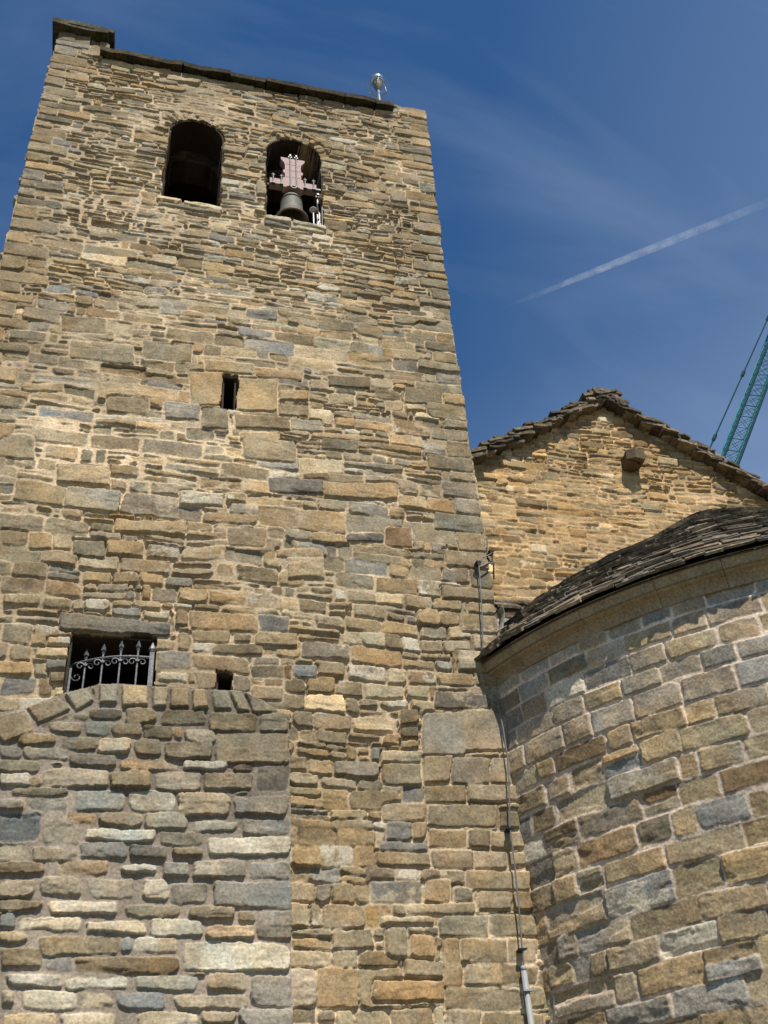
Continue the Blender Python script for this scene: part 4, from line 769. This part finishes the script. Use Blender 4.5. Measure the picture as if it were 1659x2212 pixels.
# ------------------------------------------------------------------ crane far behind the church
cr_ = empty('lattice_crane', (15.4, 60.7, 0)); tag(cr_, 'teal lattice boom crane leaning up behind the right side of the church roof', 'crane')
def onl(z, off=0, y=60.0): return Vector((49.97 + .601 * (z - 59.49) + off, y, z))
ZB, ZE = 3.0, 92.0; WX, WD = 1.62, 1.5
for off, y, m_, r_ in ((0, 60, M_TEALD, .135), (WX, 60, M_TEALD, .135), (0, 60 + WD, M_TEAL, .085), (WX, 60 + WD, M_TEAL, .085)):
    s_ = MB(); s_.tube([onl(ZB, off, y), onl(ZE, off, y)], r_, 8); s_.build('chord', m_, cr_)
faces = [((0, 60), (WX, 60)), ((0, 60 + WD), (WX, 60 + WD)), ((0, 60), (0, 60 + WD)), ((WX, 60), (WX, 60 + WD))]
lat = MB(); z = ZB; k = 0
while z < ZE - 1.6:
    for (p, q_) in faces:
        a, b2 = onl(z, *p), onl(z + 1.55, *q_); lat.tube([a, b2], .032, 4, cap=False); lat.tube([onl(z, *q_), onl(z + 1.55, *p)], .032, 4, cap=False); lat.tube([onl(z, *p), onl(z, *q_)], .032, 4, cap=False)
    z += 1.55
lat.build('lacing', M_TEAL, cr_)
def pen(z): return Vector((48.87 + .628 * (z - 60.37), 60.2, z))
s_ = MB(); s_.tube([pen(ZB + 3), pen(ZE)], .075, 6); s_.build('pendant_line', M_TEALD, cr_)
for z in (61.96, 71.11, 80.3, 52.8):
    s_ = MB(); s_.tube([pen(z - .55), pen(z - .3), pen(z + .3), pen(z + .55)], [.08, .17, .17, .08], 8); s_.build('pendant_socket', M_TEALD, cr_)
s_ = MB(); s_.box((14, 60.7, 2.4), (7, 3.2, 1.8)); s_.box((16.5, 59.6, 2.9), (1.8, 1.2, 2.2)); s_.build('machinery_house', M_TEAL, cr_, bevel=.15)
for y in (58.9, 62.5):
    s_ = MB(); s_.box((14.5, y, .7), (7.5, 1.0, 1.4)); s_.build('crawler_track', M_BLACK, cr_, bevel=.35)

# ------------------------------------------------------------------ contrail, high above
def contrail():
    m = bpy.data.materials.new('ice_vapour'); m.use_nodes = True; N, L = m.node_tree.nodes, m.node_tree.links
    for n in list(N): N.remove(n)
    o = N.new('ShaderNodeOutputMaterial'); tr = N.new('ShaderNodeBsdfTransparent'); df = N.new('ShaderNodeBsdfDiffuse'); df.inputs['Color'].default_value = (.85, .87, .9, 1)
    tl = N.new('ShaderNodeBsdfTranslucent'); tl.inputs['Color'].default_value = (.85, .87, .9, 1); ad = N.new('ShaderNodeMixShader'); ad.inputs[0].default_value = .5
    mx = N.new('ShaderNodeMixShader'); lw = N.new('ShaderNodeLayerWeight'); lw.inputs['Blend'].default_value = .5
    at = N.new('ShaderNodeAttribute'); at.attribute_name = 'stone'
    tc = N.new('ShaderNodeTexCoord'); n = N.new('ShaderNodeTexNoise'); n.inputs['Scale'].default_value = .022; n.inputs['Detail'].default_value = 6; n.inputs['Roughness'].default_value = .65
    L.new(tc.outputs['Object'], n.inputs['Vector'])
    r = N.new('ShaderNodeMapRange'); r.inputs['From Min'].default_value = .3; r.inputs['From Max'].default_value = .7; L.new(n.outputs['Fac'], r.inputs['Value'])
    iv = N.new('ShaderNodeMath'); iv.operation = 'SUBTRACT'; iv.inputs[0].default_value = 1.0; L.new(lw.outputs['Facing'], iv.inputs[1])
    pw = N.new('ShaderNodeMath'); pw.operation = 'POWER'; pw.inputs[1].default_value = 2.2; L.new(iv.outputs[0], pw.inputs[0])
    m1 = N.new('ShaderNodeMath'); m1.operation = 'MULTIPLY'; L.new(pw.outputs[0], m1.inputs[0]); L.new(r.outputs[0], m1.inputs[1])
    m2 = N.new('ShaderNodeMath'); m2.operation = 'MULTIPLY'; L.new(m1.outputs[0], m2.inputs[0]); L.new(at.outputs['Fac'], m2.inputs[1])
    L.new(df.outputs[0], ad.inputs[1]); L.new(tl.outputs[0], ad.inputs[2]); L.new(m2.outputs[0], mx.inputs[0]); L.new(tr.outputs[0], mx.inputs[1]); L.new(ad.outputs[0], mx.inputs[2]); L.new(mx.outputs[0], o.inputs['Surface'])
    A, B_, C_ = [Vector(v) * (3000.0 / v[2]) for v in ((.276, .624, .731), (.408, .529, .744), (.505, .444, .740))]
    mb = MB(); pts = []; rad = []; den = []
    for k in range(41):
        u = k / 40; p = A * (2 * (u - .5) * (u - 1)) + B_ * (-4 * u * (u - 1)) + C_ * (2 * u * (u - .5))
        pts.append(p); rad.append(5 + 11 * min(1, u * 2.0)); den.append(max(0, min(1, (u - .10) / .28)) ** 2.0 * (1 - .8 * max(0, (u - .42) / .58)) * .40)
    for k in range(1, 10): d_ = (pts[40] - pts[39]); pts.append(pts[-1] + d_); rad.append(16); den.append(den[40] * .9)
    mb.tube(pts, rad, 20, cap=False)
    mb.c = [(den[i // 20],) * 3 for i in range(len(mb.c))]
    ob = mb.build('contrail', m, None, smooth=True); ob.visible_shadow = True
    tag(ob, 'thin white aircraft vapour trail slanting across the blue sky', 'contrail', kind='stuff')
contrail()
